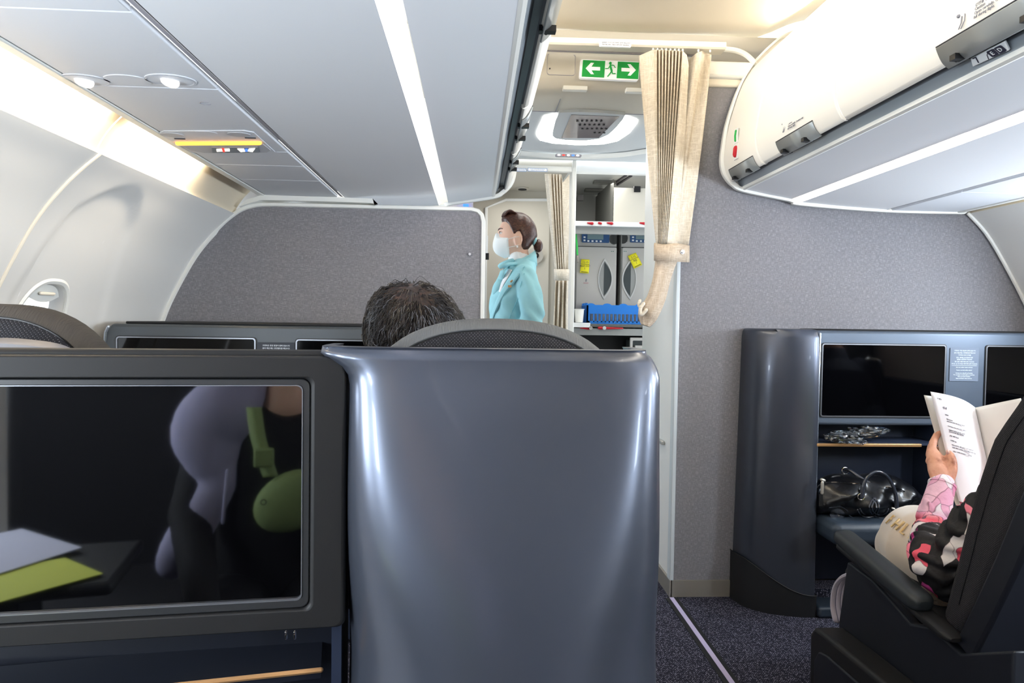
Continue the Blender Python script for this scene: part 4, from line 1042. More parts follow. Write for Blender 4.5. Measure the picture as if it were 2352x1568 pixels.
# upturned glasses stored in the rack
gb = MB(); gr = .020
loft(gb, [[(gr * f * math.cos(t), gr * f * math.sin(t), z) for t in [2 * PI * k / 18 for k in range(18)]] for f, z in ((1, 0), (.95, .07), (.3, .074), (.28, .085), (.9, .088))])
gme = mesh_of('drinking_glass', gb, 'glass_grey')
idx = 0
for i in range(7):
    for j in range(3):
        o = bpy.data.objects.new('drinking_glass', gme); COL.objects.link(o); o.location = (xa + .045 + i * .05, YG + .09 + j * .09, ctz + .013)
        tag(o, 'upturned clear drinking glass inside the blue rack', 'glass', 'glasses in the blue rack')
# green strap beside the ovens
mb = MB(); tube(mb, [aY(1322, 532, YG + .05), aY(1325, 560, YG + .05), aY(1326, 584, YG + .05)], .006, 6); o = obj('key_strap', mb, 'green_strap'); tag(o, 'bright green strap hanging by the left galley oven', 'strap')
mb = MB(); p = aY(1327, 589, YG + .05); tube(mb, [p, p + Vector((.002, 0, -.03))], .008, 6); obj('key', mb, 'steel', o)
# slim fittings on the right edge of the partition
mb = MB(); p = XZ(1119, 560, 2.86); box(mb, p[0] - .004, p[0] + .003, 2.86, 2.87, XZ(1119, 582, 2.86)[1], XZ(1119, 541, 2.86)[1]); o = obj('partition_latch', mb, 'label_white'); tag(o, 'slim white latch strip with a black tab on the right edge of the left partition', 'latch')
mb = MB(); box(mb, p[0] - .006, p[0] + .008, 2.86, 2.87, XZ(1119, 596, 2.86)[1], XZ(1119, 581, 2.86)[1]); obj('tab', mb, 'black', o)
mb = MB(); q = aX(1517, 1012, .838); box(mb, .826, .84, q.y - .06, q.y + .05, q.z - .008, q.z + .008); o = obj('jamb_latch', mb, 'steel_light'); bev(o, .004); tag(o, 'small pale latch on the white jamb of the right bulkhead', 'latch')
# ---------------------------------------------------------------- seat consoles with screens
def screen_text(par, x, y, ztop, lines, rot=RF):
    for k, (b, s, dz) in enumerate(lines): text(b, s, (x, y, ztop - dz), rot, 'text_light', par, name='safety_text')
KOR = [('구명복은 중앙 팔걸이 밑에 있습니다', .0060, .011), ('앉아 계실 때는 안전벨트를 매십시오', .0060, .020), ('이착륙시 좌석 주위를', .0060, .029), ('선반, 테이블, 발 받침대 위의', .0060, .039), ('물품을 보관하지 마십시오', .0060, .0465), ('핸드셋은 제자리에 넣어 주십시오', .0060, .0555), ('비디오 암 모니터를 제자리에 넣어 주십시오', .0060, .064),
       ('Life vest under center armrest', .0056, .078), ('Fasten seat belt while seated', .0056, .089), ('During taxi, takeoff and landing', .0056, .101), ('No stowage on shelf, table or ottoman', .0056, .108), ('Stow and latch handset', .0056, .115), ('Raise and latch video armrest', .0056, .1225)]
def far_console(name, label, x0, x1, zt, zb, yf, screens, plates, mt='console_front'):
    t = thing(name, label, 'seat console', ((x0 + x1) / 2, yf, 0), 'bulkhead consoles')
    return t
YF = 2.64
rc = thing('screen_console', 'grey blue console with two black screens on the right bulkhead', 'console', (1.9, YF, 0))
zt, zb = XZ(2000, 760, YF)[1], XZ(2000, 977, YF)[1]
def xr(px, py=850, y=YF): return XZ(px, py, y)[0]
def screen_in(t, xa, xb, za, zb_, y, mtf='console_front'):
    mb = MB(); ringY(mb, rrect(xa - .010, xb + .010, zb_ - .010, za + .010, .012), rrect(xa - .007, xb + .007, zb_ - .007, za + .007, .010), y - .003, y + .004); b = obj('bezel', mb, 'black', t)
    mb = MB(); ringY(mb, rrect(xa - .007, xb + .007, zb_ - .007, za + .007, .010), rrect(xa - .003, xb + .003, zb_ - .003, za + .003, .007), y - .004, y + .004); obj('trim', mb, 'bezel_line', b)
    mb = MB(); plateY(mb, rrect(xa - .003, xb + .003, zb_ - .003, za + .003, .007), y - .0015, y + .003); return obj('screen', mb, 'screen_far', t, smooth=False)
def front_panel(t, x0, x1, z0, z1, y, depth, mt, r=.012):
    mb = MB(); box(mb, x0, x1, y, y + depth, z0, z1); o = obj('housing', mb, mt, t); bev(o, r, 4); return o
front_panel(rc, xr(1872), 2.41, zb, zt, YF, .15, 'console_front')
mb = MB(); box(mb, xr(1872), 2.40, YF + .012, YF + .15, zb, zt + .006); o = obj('top_cap', mb, 'frame_dark', rc); bev(o, .008)
zs0, zs1 = XZ(2000, 794, YF)[1], XZ(2000, 953, YF)[1]
screen_in(rc, xr(1890), xr(2166), zs0, zs1, YF - .001); screen_in(rc, xr(2266), xr(2266) + .46, zs0, zs1, YF - .001)
xp = xr(2213); mb = MB(); plateY(mb, rrect(xp - .060, xp + .060, XZ(2213, 875, YF)[1], XZ(2213, 799, YF)[1], .002), YF - .003, YF + .001); pl = obj('instruction_plate', mb, 'plate_blue', rc)
screen_text(pl, xp, YF - .0036, XZ(2213, 799, YF)[1], KOR)
mb = MB(); box(mb, xp - .052, xp + .052, YF - .0038, YF - .003, XZ(2213, 799, YF)[1] - .0712, XZ(2213, 799, YF)[1] - .0704); obj('rule', mb, 'text_light', pl)
# cavity, shelf and ottoman under the screens
xd1 = 1.86
mb = MB(); box(mb, xr(1872), 2.40, 2.775, 2.79, .08, zb + .02); obj('back_panel', mb, 'navy', rc)
for xa_, xb_ in ((xd1, xd1 + .03), (xr(1872) - .01, xr(1872) + .004), (2.37, 2.39)):
    mb = MB(); box(mb, xa_, xb_, YF, 2.775, .08, zb + .01); obj('divider', mb, 'navy', rc)
zsh = XZ(2000, 1022, YF - .03)[1]
mb = MB(); box(mb, xr(1872), xd1, YF - .022, 2.78, zsh - .002, zsh + .008); obj('shelf', mb, 'navy', rc)
mb = MB(); box(mb, xr(1868), xr(2116, 1022, YF - .03), YF - .034, YF - .020, zsh - .006, zsh + .006); o = obj('shelf_edge', mb, 'gold', rc); bev(o, .002)
zo = XZ(1990, 1202, 2.48)[1]
ot = thing('ottoman', 'dark padded leather footrest below the shelf holding the black handbag', 'footrest', (1.6, 2.5, zo))
mb = MB(); box(mb, 1.362, xd1 - .004, 2.47, 2.77, zo - .088, zo); o = obj('cushion', mb, 'leather_soft', ot); bev(o, .03, 5)
mb = MB(); box(mb, 1.362, xd1, 2.68, 2.775, 0, .075); obj('carpeted_sill', mb, 'carpet', ot)
mb = MB(); box(mb, 1.362, xd1, 2.57, 2.68, 0, .045); o = obj('foot_rail', mb, 'leather_soft', ot); bev(o, .012)
# aisle pillar with rounded nose
pil = thing('seat_pillar', 'slate blue rounded privacy pillar standing on the aisle carpet by the bulkhead', 'pillar', (1.24, 2.7, 0))
def pcs(xl, xrr, yb, yf, n=26):
    pts = [(xl + (xrr - xl) * (1 - math.cos(a)) ** 1.0, yb - (yb - yf) * math.sin(a) ** .8) for a in [PI / 2 * k / n for k in range(n + 1)]]
    return pts + [(xrr + .008, yf + .003), (xrr + .010, yf + .012), (xrr + .006, yb)]
def prow(z, sx=0.0, sy=0.0, inset=0.0):
    return [(x + (inset if x < 1.2 else -inset), y + inset, z) for x, y in pcs(1.118 - sx, 1.352 - .004, 2.80, 2.612 - sy)]
mb = MB(); rows = [prow(z, .02 * (1 - z / 1.13), .02 * (1 - z / 1.13), i) for z, i in ((.0, 0), (.20, 0), (.5, 0), (.9, 0), (1.10, 0), (1.122, .003), (1.131, .009), (1.134, .02))]
loft(mb, rows); obj('shell', mb, 'shell', pil)
def zsw(x): t = (x - 1.10) / .25; return .20 - .115 * sm(0, 1, min(1, max(0, t)) ** .7)
mb = MB(); base = prow(0, .024, .024, -.004); grid(mb, [[(x, y, 0) for x, y, z in base], [(x, y, zsw(x)) for x, y, z in base]], closed_u=True); obj('kick_base', mb, 'black_soft', pil)
mb = MB(); tube(mb, [(x, y, zsw(x)) for x, y, z in base[:28]], .0025, 6); obj('base_edge', mb, 'frame_dark', pil)
mb = MB(); tube(mb, [(1.358, 2.614, z) for z in (.09, .5, 1.118)], .0035, 8); obj('edge_strip', mb, 'edge_bright', pil)
p = aY(1752, 1140, 2.70); mb = MB(); tube(mb, [p + Vector((-.025, .03, .014)), p + Vector((.020, -.03, -.018))], .016, 10); o = obj('latch', mb, 'frame_dark', pil)

# left bulkhead console
LF = 2.30
lc = thing('screen_console', 'dark grey console with two black screens against the left partition', 'console', (-.8, LF, 0))
ztl, zbl = XZ(500, 746, LF)[1], .80
xl0 = XZ(245, 745, LF)[0]
mb = MB(); pts = [(xl0 + .015, ztl), (.02, ztl), (.02, zbl), (xl0 - .02, zbl), (xl0 - .02, 1.0), (xl0 - .002, ztl - .02)]; plateY(mb, pts, LF, YW - .03); o = obj('housing', mb, 'console_dark', lc); bev(o, .010, 4)
mb = MB(); box(mb, xl0 + .05, 0, LF + .02, YW - .03, ztl, ztl + .008); o = obj('top_cap', mb, 'frame_dark', lc); bev(o, .003)
mb = MB(); tube(mb, [(xl0 - .010, LF + .004, 1.0), (xl0 - .004, LF + .004, ztl - .03), (xl0 + .004, LF + .004, ztl - .012)], .006, 8); obj('edge_strip', mb, 'edge_bright', lc)
za = XZ(430, 779, LF)[1]
screen_in(lc, XZ(273, 780, LF)[0], XZ(583, 780, LF)[0], za, za - .28, LF - .001); screen_in(lc, XZ(685, 783, LF)[0], XZ(685, 783, LF)[0] + .5, za - .002, za - .28, LF - .001)
xp = XZ(635, 795, LF)[0]; zp = XZ(635, 786, LF)[1]
mb = MB(); plateY(mb, rrect(xp - .060, xp + .060, zp - .13, zp, .002), LF - .003, LF + .001); pl = obj('instruction_plate', mb, 'plate_dark', lc); screen_text(pl, xp, LF - .0036, zp, KOR)
mb = MB(); box(mb, -1.06, 0.0, LF + .1, YW - .04, .02, zbl + .01); obj('back_panel', mb, 'navy', lc)

# near left console with the big screen
AL = math.radians(6.7)
def N(u, d, z): return Vector((-.157 - u * math.cos(AL) - d * math.sin(AL), .82 - u * math.sin(AL) + d * math.cos(AL), z))
def plateN(mb, out, d0, d1): loft(mb, [[N(u, d0, z) for u, z in out], [N(u, d1, z) for u, z in out]])
def ringN(mb, outer, inner, d0, d1): grid(mb, [[N(u, d0, z) for u, z in inner], [N(u, d0, z) for u, z in outer], [N(u, d1, z) for u, z in outer], [N(u, d1, z) for u, z in inner]], closed_u=True, closed_v=True)
nc = thing('screen_console', 'charcoal console nearest the camera with a large black screen', 'console', N(.3, 0, 0))
ZT, ZBt = 1.104, .778
mb = MB(); ringN(mb, rrect(-.006, .80, ZBt, ZT, .009, 8), rrect(.036, .60, .803, 1.078, .010, 8), 0, .055); o = obj('housing', mb, 'frame_dark', nc); bev(o, .006, 4)
mb = MB(); plateN(mb, rrect(.006, .79, ZBt + .01, ZT + .006, .010), .022, .058); o = obj('rear_cover', mb, 'frame_dark', nc); bev(o, .004, 3)
mb = MB(); ringN(mb, rrect(.0365, .5995, .8035, 1.0775, .010), rrect(.045, .588, .8135, 1.070, .007), .0035, .016); o = obj('bezel', mb, 'frame_inner', nc); bev(o, .0015, 2)
mb = MB(); ringN(mb, rrect(.0445, .5885, .813, 1.0705, .007), rrect(.0458, .5872, .8143, 1.0692, .0065), .0025, .010); obj('trim', mb, 'bezel_line', nc)
mb = MB(); plateN(mb, rrect(.045, .588, .8135, 1.070, .007), .007, .014); obj('screen', mb, 'screen', nc, smooth=False)
# cavity below with a gold edged shelf
g0, g1 = aZ(737, 1538, .69), aZ(420, 1572, .69)
gd = (g1 - g0).normalized(); gn = Vector((gd.y, -gd.x, 0)); gn = gn if gn.y > 0 else -gn
g2 = g0 + gd * .5
mb = MB(); rows = [[g0 + gn * 0 + Vector((0, 0, a)), g2 + Vector((0, 0, a))] for a in (.004, -.004)]
mb = MB(); tube(mb, [g0, g2], .0035, 8); obj('shelf_edge', mb, 'gold', nc)
mb = MB(); plate_any(mb, [g0 + gn * .002, g2 + gn * .002, g2 + gn * .10, g0 + gn * .10], -.012 if (g2 - g0).cross(gn).z > 0 else .012); obj('shelf', mb, 'navy_deep', nc)
mb = MB(); plateN(mb, [(.0, .1), (.78, .1), (.78, .78), (.0, .78)], .155, .165); obj('back_panel', mb, 'navy_deep', nc)
mb = MB(); b_ = [N(.0, .03, 0), N(.012, .03, 0), N(.012, .16, 0), N(.0, .16, 0)]; loft(mb, [[Vector((p.x, p.y, z)) for p in b_] for z in (.1, .80)]); obj('side_wall', mb, 'navy', nc)
mb = MB(); q = spline([aZ(-60, 1600, .66), aZ(60, 1552, .66), aZ(130, 1525, .67), aZ(215, 1490, .69)], 5); tube(mb, q, .0045, 8); obj('chrome_edge', mb, 'chrome', nc)
mb = MB(); grid(mb, [[p + Vector((0, .01, 0)) for p in q], [p + Vector((-.02, .12, .05)) for p in q]]); obj('side_fairing', mb, 'navy', nc)
for px in (657, 677):
    p = aY(px, 1451, .86); mb = MB(); tube(mb, [p, p + Vector((0, 0, -.008))], .0018, 6); obj('latch_pin', mb, 'chrome', nc)

# ---------------------------------------------------------------- near seat seen from behind
ns = thing('seat', 'large slate blue seat shell in the middle foreground with a dark fabric headrest', 'seat', (.03, .9, 0))
def shell_row(z, n=70):
    v = (1.113 - z)
    nn = 6.6 - 4.2 * sm(0, .40, v); D = .10 + .13 * sm(0, .5, v)
    w = (.191 - .016 * (1 - min(1, v / .035)) ** 2) * (1 + .095 * sm(.05, .5, v))
    row = []
    for k in range(n + 1):
        a = PI * k / n; c, s_ = math.cos(a), math.sin(a)
        x = -math.copysign(abs(c) ** (2 / nn), c); y = 1 - abs(s_) ** (2 / nn)
        X = .040 + x * w + (.006 * sm(.1, .5, v))
        if x < -.3: X -= (.052 * math.exp(-(v / .018) ** 2)) * ((-x - .3) / .7) ** 2
        Yv = .80 + y * D
        Yv += -.075 * sm(-.1, .55, v) + .003 - .010 * math.exp(-((x) / .5) ** 2) * sm(.02, .3, v) + .018 * (math.exp(-(v / .05) ** 2)) * (1 - abs(x)) * .3
        row.append((X, Yv, z))
    return row
rows = []
cx_ = .040
top = shell_row(1.113)
for sy, dz in ((.9, .0), (.5, .002), (.2, .003), (.06, .002)):
    rows.append([(cx_ + (x - cx_) * (1 - .03 * sy), y + .07 * sy * 1.0, 1.115 + dz * .6) for x, y, z in top])
for r_, dy in ((.002, .006), (0, .002)): rows.append([(x, y + dy, 1.115 - (.004 if r_ == 0 else 0)) for x, y, z in top])
for k in range(60):
    z = 1.108 - 1.05 * (k / 59) ** 1.25
    rows.append(shell_row(z))
mb = MB(); grid(mb, rows); o = obj('shell', mb, 'shell', ns, ang=80); solid(o, .006, -1)
mb = MB(); box(mb, -.15, .22, .90, 1.02, .03, 1.06); o = obj('back_structure', mb, 'black_soft', ns); bev(o, .02)
mb = MB(); box(mb, -.17, .24, 1.02, 1.52, .28, .46); o = obj('seat_cushion', mb, 'seat_fabric_dark', ns); bev(o, .04, 4)
mb = MB(); box(mb, -.16, .23, .98, 1.10, .42, .98); o = obj('backrest', mb, 'seat_fabric_dark', ns); bev(o, .04, 4)
mb = MB(); box(mb, -.15, .22, .95, 1.48, 0, .28); o = obj('base', mb, 'seat_side', ns); bev(o, .02)
def headrest(par, cx, cy, cz, w, h, band, e=2.5, nm='headrest', dp=1.0):
    N_ = 72
    def ring(sc, y, dz=0): 
        out = []
        for k in range(N_):
            a = 2 * PI * k / N_; c, s_ = math.cos(a), math.sin(a); q = (abs(c) ** e + abs(s_) ** e) ** (-1 / e)
            out.append((cx + w * sc * q * c, y, cz + h * sc * q * s_ + dz))
        return out
    mb = MB(); grid(mb, [ring(.88, cy + .115 * dp), ring(.97, cy + .105 * dp), ring(1.0, cy + .085 * dp), ring(1.0, cy + .05 * dp), ring(.985, cy + .028 * dp), ring(.955, cy + .010), ring(.915, cy + .002), ring(.90, cy + .004)], closed_u=True); cap(mb, ring(.88, cy + .115 * dp)); hb = obj(nm, mb, band, par)
    mb = MB(); rows = [ring(.90, cy + .004), ring(.885, cy - .002), ring(.80, cy - .012), ring(.6, cy - .018), ring(.3, cy - .021), ring(.01, cy - .022)]
    grid(mb, rows, closed_u=True); f = obj('back_cover', mb, 'headrest_fabric', hb); uv_plane(f)
    mb = MB(); tube(mb, ring(.90, cy + .0035) + ring(.90, cy + .0035)[:1], .0016, 6, round_caps=False); obj('seam', mb, 'black', hb)
headrest(ns, .033, .985, .975, .207, .178, 'headrest_band')
# window side seat
ws = thing('seat', 'dark window seat headrest rising behind the near console at the left edge', 'seat', (-.75, 1, 0))
headrest(ws, -.662, .965, .975, .172, .188, 'headrest_band_dark', 2.3, dp=.6)
mb = MB(); q = spline([aY(-200, 800, .915), aY(-120, 784, .915), aY(0, 780, .915), (aY(80, 785, .915)), aY(140, 795, .915), aY(185, 815, .915)], 6)
grid(mb, [[p + Vector((0, .0, 0)) for p in q], [p + Vector((0, -.012, -.006)) for p in q], [p + Vector((0, -.014, -.02)) for p in q], [p + Vector((0, -.0, -.25)) for p in q]]); o = obj('shell', mb, 'shell_rim', ws); solid(o, .006)
mb = MB(); box(mb, -.83, -.50, 1.02, 1.10, .4, .95); o = obj('backrest', mb, 'seat_fabric_dark', ws); bev(o, .04, 4)
mb = MB(); box(mb, -.83, -.50, 1.05, 1.52, .05, .46); o = obj('seat_cushion', mb, 'seat_fabric_dark', ws); bev(o, .04, 4)

# ---------------------------------------------------------------- right hand seat
XS = 1.115
rs = thing('seat', 'black reclined seat at the right edge in which the reader sits', 'seat', (1.36, 1.6, 0))
fr = [aX(a, b, XS) for a, b in ((2420, 800), (2385, 850), (2352, 890), (2330, 925), (2300, 968), (2276, 1005), (2262, 1042), (2240, 1110), (2215, 1200), (2193, 1290), (2172, 1370), (2160, 1415))]
bk = [aX(a, b, XS) for a, b in ((2200, 1470), (2240, 1390), (2290, 1282), (2345, 1150), (2420, 990), (2470, 900), (2470, 840))]
prof = [(p.y, p.z) for p in fr + bk]
mb = MB(); plateX(mb, prof, XS, XS + .50); o = obj('backrest', mb, 'headrest_fabric', rs, ang=50); uv_plane(o, (1, 2)); bev(o, .018, 4, 25)
f2 = fr[6:9]
mb = MB(); tube(mb, [p + Vector((-.001, -.045, .0)) for p in fr[1:-1]], .0012, 6); obj('side_seam', mb, 'black', rs)
b2 = [(p.y - .004, p.z) for p in bk]; b3 = [(y - .055, z - .02) for y, z in b2[::-1]]
mb = MB(); plateX(mb, b2 + b3, XS - .012, XS + .52); o = obj('back_shell', mb, 'seat_side', rs); bev(o, .008)
a0 = aX(1938, 1232, 1.105); a1 = aX(2112, 1380, 1.085)
def rbar(mb, p, q, w, h, r=.3, n=20, drop=0):
    p, q = Vector(p), Vector(q); t = (q - p).normalized(); sx = Vector((1, 0, 0)); up = sx.cross(t); up = up if up.z > 0 else -up
    rows = []
    for d, s_ in ((-.012, .55), (-.009, .8), (-.003, .95), (.01, 1), (.3, 1), (.7, 1.03), (1, 1.05), (1.008, .95), (1.018, .75), (1.024, .5)):
        L = (q - p).length; dd = d * L if 0 < d < 1.001 and d > .05 else (d if d <= .05 else L + (d - 1))
        c = p + t * dd; row = []
        for k in range(n):
            a = 2 * PI * k / n; cc, ss = math.cos(a), math.sin(a); e = (abs(cc) ** 3.5 + abs(ss) ** 3.5) ** (-1 / 3.5)
            row.append(c + sx * w * e * cc * s_ + up * h * e * ss * s_)
        rows.append(row)
    return loft(mb, rows)
mb = MB(); rbar(mb, a0, a1, .032, .022); o = obj('armrest', mb, 'armrest', rs); sub(o, 1)
mb = MB(); rbar(mb, a0 + Vector((.002, .0, -.030)), a1 + Vector((.004, -.10, -.036)), .024, .010); obj('armrest_frame', mb, 'frame_dark', rs)
sp = [aX(a, b, 1.105) for a, b in ((1955, 1290), (2010, 1330), (2060, 1385), (2100, 1432), (2150, 1440), (2215, 1500))]
spp = [(p.y, p.z) for p in sp]
mb = MB(); pan = [(1.915, spp[0][1])] + spp[1:] + [(1.30, .50), (1.30, .02), (1.95, .02), (1.96, .1), (1.95, .28)]; plateX(mb, pan, 1.095, 1.125); o = obj('side_panel', mb, 'seat_side', rs); bev(o, .006)
c0_ = aX(1868, 1432, 1.02)
mb = MB(); bp_ = [(c0_.y, 0), (c0_.y + .005, c0_.z - .03), (c0_.y - .02, c0_.z), (c0_.y - .06, c0_.z + .004), (1.2, c0_.z + .03), (1.2, 0)]; plateX(mb, bp_, 1.012, 1.10); o = obj('base_fairing', mb, 'frame_dark', rs); bev(o, .012, 4)
mb = MB(); ip = [(c0_.y - .035, .02), (c0_.y - .037, c0_.z - .09), (c0_.y - .06, c0_.z - .055), (c0_.y - .10, c0_.z - .045), (1.25, c0_.z - .02), (1.25, .02)]; plateX(mb, ip, 1.006, 1.02); o = obj('inset_panel', mb, 'seat_side', rs); bev(o, .004)
mb = MB(); box(mb, 1.13, 1.60, 1.42, 2.02, .30, .43); o = obj('seat_cushion', mb, 'seat_fabric_dark', rs); bev(o, .04, 4)
mb = MB(); box(mb, 1.62, 1.70, 1.3, 2.0, .02, .50); o = obj('centre_armrest', mb, 'frame_dark', rs); bev(o, .02, 4)
mb = MB(); box(mb, 1.15, 1.60, 1.4, 1.95, 0, .30); obj('pedestal', mb, 'seat_side', rs)
# folded blanket edge in front of the seat panel
bl = thing('blanket', 'pale grey striped folded blanket peeping out below the right armrest', 'blanket', aX(1935, 1380, 1.13))
for k, (dx, mt) in enumerate(((0, 'blanket'), (9, 'blanket_dark'), (13, 'blanket'), (20, 'blanket_dark'), (24, 'blanket'))):
    q = spline([aX(1923 + dx, 1424, 1.12 + .004 * k), aX(1917 + dx, 1390, 1.12 + .004 * k), aX(1922 + dx * .95, 1350, 1.12 + .004 * k), aX(1938 + dx * .8, 1327, 1.12 + .004 * k), aX(1965, 1317 + k * 3, 1.12 + .004 * k)], 6)
    mb = MB(); tube(mb, q, .0085 if k % 2 == 0 else .006, 10, 1.6); obj('fold', mb, mt, bl)

# ---------------------------------------------------------------- handbag
def bagm():
    x0, x1 = XZ(1878, 1150, 2.60)[0] - .0, XZ(2112, 1150, 2.60)[0] + .02
    zb_, ztp = zo, XZ(1990, 1098, 2.6)[1]
    t = thing('handbag', 'black leather duffel handbag with silver zip resting on the footrest', 'handbag', ((x0 + x1) / 2, 2.62, zb_))
    mb = MB(); rows = []; yc = 2.635
    n = 60
    for i in range(61):
        u = i / 60; x = x0 + (x1 - x0) * u; e = math.sin(PI * min(1, max(0, u))) ** .22 if 0 < u < 1 else 0
        hd = .105 * (e * .9 + .1); ht = (ztp - zb_) * (.30 + .70 * e) * (1.0 + .10 * math.sin(PI * u) - .16 * sm(.6, 1, u) + .03 * math.sin(9 * u))
        row = []
        for k in range(n):
            a = 2 * PI * k / n; c, s_ = math.cos(a), math.sin(a)
            sx_ = math.copysign(abs(c) ** .75, c); sz = math.copysign(abs(s_) ** (.6 if s_ < 0 else .95), s_)
            z = zb_ + ht * (.5 + .5 * sz); y = yc + hd * sx_ * (1 - .25 * max(0, s_) ** 2)
            if c < -.2:
                v = (z - zb_) / (ztp - zb_)
                fold = .012 * math.sin(9 * u + 3.2 * v) * math.exp(-((v - .62) / .25) ** 2) + .009 * math.sin(21 * u - 9 * v) + .022 * mnoise.noise(Vector((u * 7, v * 3.2, 3.3)))
                fold += -.014 * math.exp(-((v - (.50 - .12 * math.sin(4 * u))) / .07) ** 2) * (1 if .18 < u < .8 else .2)
                y -= fold * -1 * e
            row.append((x, y, z + .006 * math.sin(11 * u) * max(0, s_)))
        rows.append(row)
    loft(mb, rows); body = obj('body', mb, 'leather', t, ang=180); BT = surf(body)
    def bp(px, py, off=.003): return on(BT, px, py, off, aY(px, py, 2.56))
    def fr_(px, py, y): return aY(px, py, y)
    yf = 2.535
    mb = MB(); tube(mb, spline([bp(1890, 1110), bp(1905, 1107), bp(1930, 1107), bp(1960, 1110), bp(1982, 1113)], 5), .0024, 6); obj('zip', mb, 'chrome', t)
    mb = MB(); tube(mb, spline([bp(2036, 1118), bp(2060, 1121), bp(2078, 1128)], 5), .0018, 6); obj('zip', mb, 'chrome', t)
    mb = MB(); tube(mb, [fr_(1887, 1101, yf + .02), fr_(1893, 1103, yf + .02)], .006, 8); tube(mb, [fr_(1889, 1108, yf + .015), fr_(1888, 1132, yf + .015)], .0065, 8, .6); z = obj('zip_pull', mb, 'steel', t)
    mb = MB(); a = fr_(1886, 1134, yf + .015); box(mb, a.x - .008, a.x + .006, a.y - .002, a.y + .001, fr_(1886, 1164, yf).z, a.z); o = obj('leather_tab', mb, 'black', t)
    h = spline([fr_(1978, 1142, yf - .01), fr_(1982, 1118, yf - .012), fr_(1992, 1095, yf - .012), fr_(2013, 1083, yf - .012), fr_(2035, 1091, yf - .012), fr_(2051, 1116, yf - .012), fr_(2058, 1142, yf - .012), fr_(2059, 1168, yf - .01)], 6)
    mb = MB(); m_ = len(h); tube(mb, h, [.0088 - .0030 * math.sin(PI * k / (m_ - 1)) for k in range(m_)], 12); obj('handle', mb, 'handle_leather', t)
    h = spline([fr_(1940, 1078, yf + .12), fr_(1952, 1080, yf + .10), fr_(1975, 1096, yf + .07), fr_(2000, 1110, yf + .05), fr_(2025, 1112, yf + .05), fr_(2040, 1106, yf + .06)], 6)
    mb = MB(); tube(mb, h, .007, 10); obj('handle', mb, 'handle_leather', t)
    for px, py in ((1978, 1140), (1941, 1080)):
        c = fr_(px, py, yf - .012 if px > 1960 else yf + .12); mb = MB(); rr = .0135
        tube(mb, [c + Vector((rr * math.cos(a), 0, rr * math.sin(a) * .9)) for a in [2 * PI * k / 16 for k in range(17)]], .0028, 8, round_caps=False); obj('buckle_ring', mb, 'chrome', t)
    mb = MB(); c = fr_(2057, 1170, yf - .01); tube(mb, [c + Vector((-.014, 0, .006)), c + Vector((.012, 0, -.003))], [.004, .007], 8); obj('handle_end', mb, 'steel', t)
    # embossed interlaced mark
    mb = MB()
    def arcm(cx, cy, a0_, a1_, r, rr): tube(mb, [bp(cx + r * math.cos(math.radians(a)), cy - r * .95 * math.sin(math.radians(a)), .002) for a in np.linspace(a0_, a1_, 26)], rr, 8)
    for r in (25, 19): arcm(1994, 1164, -165, 62, r, .0034); arcm(2022, 1164, -242, -15, r, .0034)
    obj('embossed_mark', mb, 'handle_leather', t)
    mb = MB(); grid(mb, [[bp(1923 + 17 * q * math.cos(a), 1181 + 13 * q * math.sin(a), .002 + .003 * (1 - q * q)) for a in [2 * PI * k / 30 for k in range(30)]] for q in (1, .8, .4, .02)], closed_u=True); obj('corner_patch', mb, 'handle_leather', t)
    mb = MB(); tube(mb, spline([bp(1905, 1166), bp(1930, 1163), bp(1945, 1172), bp(1952, 1184), bp(1975, 1194), bp(2010, 1198)], 5), .0018, 6); obj('seam', mb, 'handle_leather', t)
    return t
bagm()
# headsets wrapped in clear plastic
for k, (px, py, w, lab) in enumerate(((1942, 1003, .075, 'clear plastic wrapped headset drooping over the gold shelf edge'), (1990, 992, .085, 'clear plastic wrapped headset lying behind, right one on the shelf'))):
    c = aY(px, py, 2.60 + .05 * k); c.z = max(c.z, zsh + .02 - .01 * (1 - k))
    t = thing('wrapped_headset', lab, 'headset', (c.x, c.y, zsh), 'wrapped headsets on the shelf')
    mb = MB(); tube(mb, [c + Vector((w * .5 * math.cos(a), .012 * math.sin(a), .012 * math.sin(a))) for a in [2 * PI * i / 24 for i in range(25)]], .005, 8, round_caps=False)
    tube(mb, [c + Vector((-.036, 0, -.004)), c + Vector((-.02, .01, .004))], .016, 10); tube(mb, [c + Vector((.036, 0, .0)), c + Vector((.02, .01, .004))], .015, 10); obj('headset', mb, 'black', t)
    bm = bmesh.new(); bmesh.ops.create_icosphere(bm, subdivisions=4, radius=1)
    rnd = Vector((k * 7.3, 2, 5))
    for v in bm.verts:
        n1 = mnoise.noise(v.co * 2.3 + rnd); n2 = mnoise.noise(v.co * 6.0 + rnd)
        f = 1 + .34 * n1 + .16 * abs(n2)
        tail = max(0, (1 if k == 0 else v.co.x) * 0)
        v.co = Vector((v.co.x * w * f, v.co.y * .030 * f, v.co.z * .024 * f - (.030 * max(0, v.co.x * .9) ** 2 if k == 0 else -.010 * max(0, v.co.x) ** 2)))
        v.co += c
    me = bpy.data.meshes.new('wrap'); bm.to_mesh(me); bm.free(); me.materials.append(MATS['plastic_wrap'])
    me.shade_smooth(); me.set_sharp_from_angle(angle=math.radians(14)); obj('wrap', me, None, t)

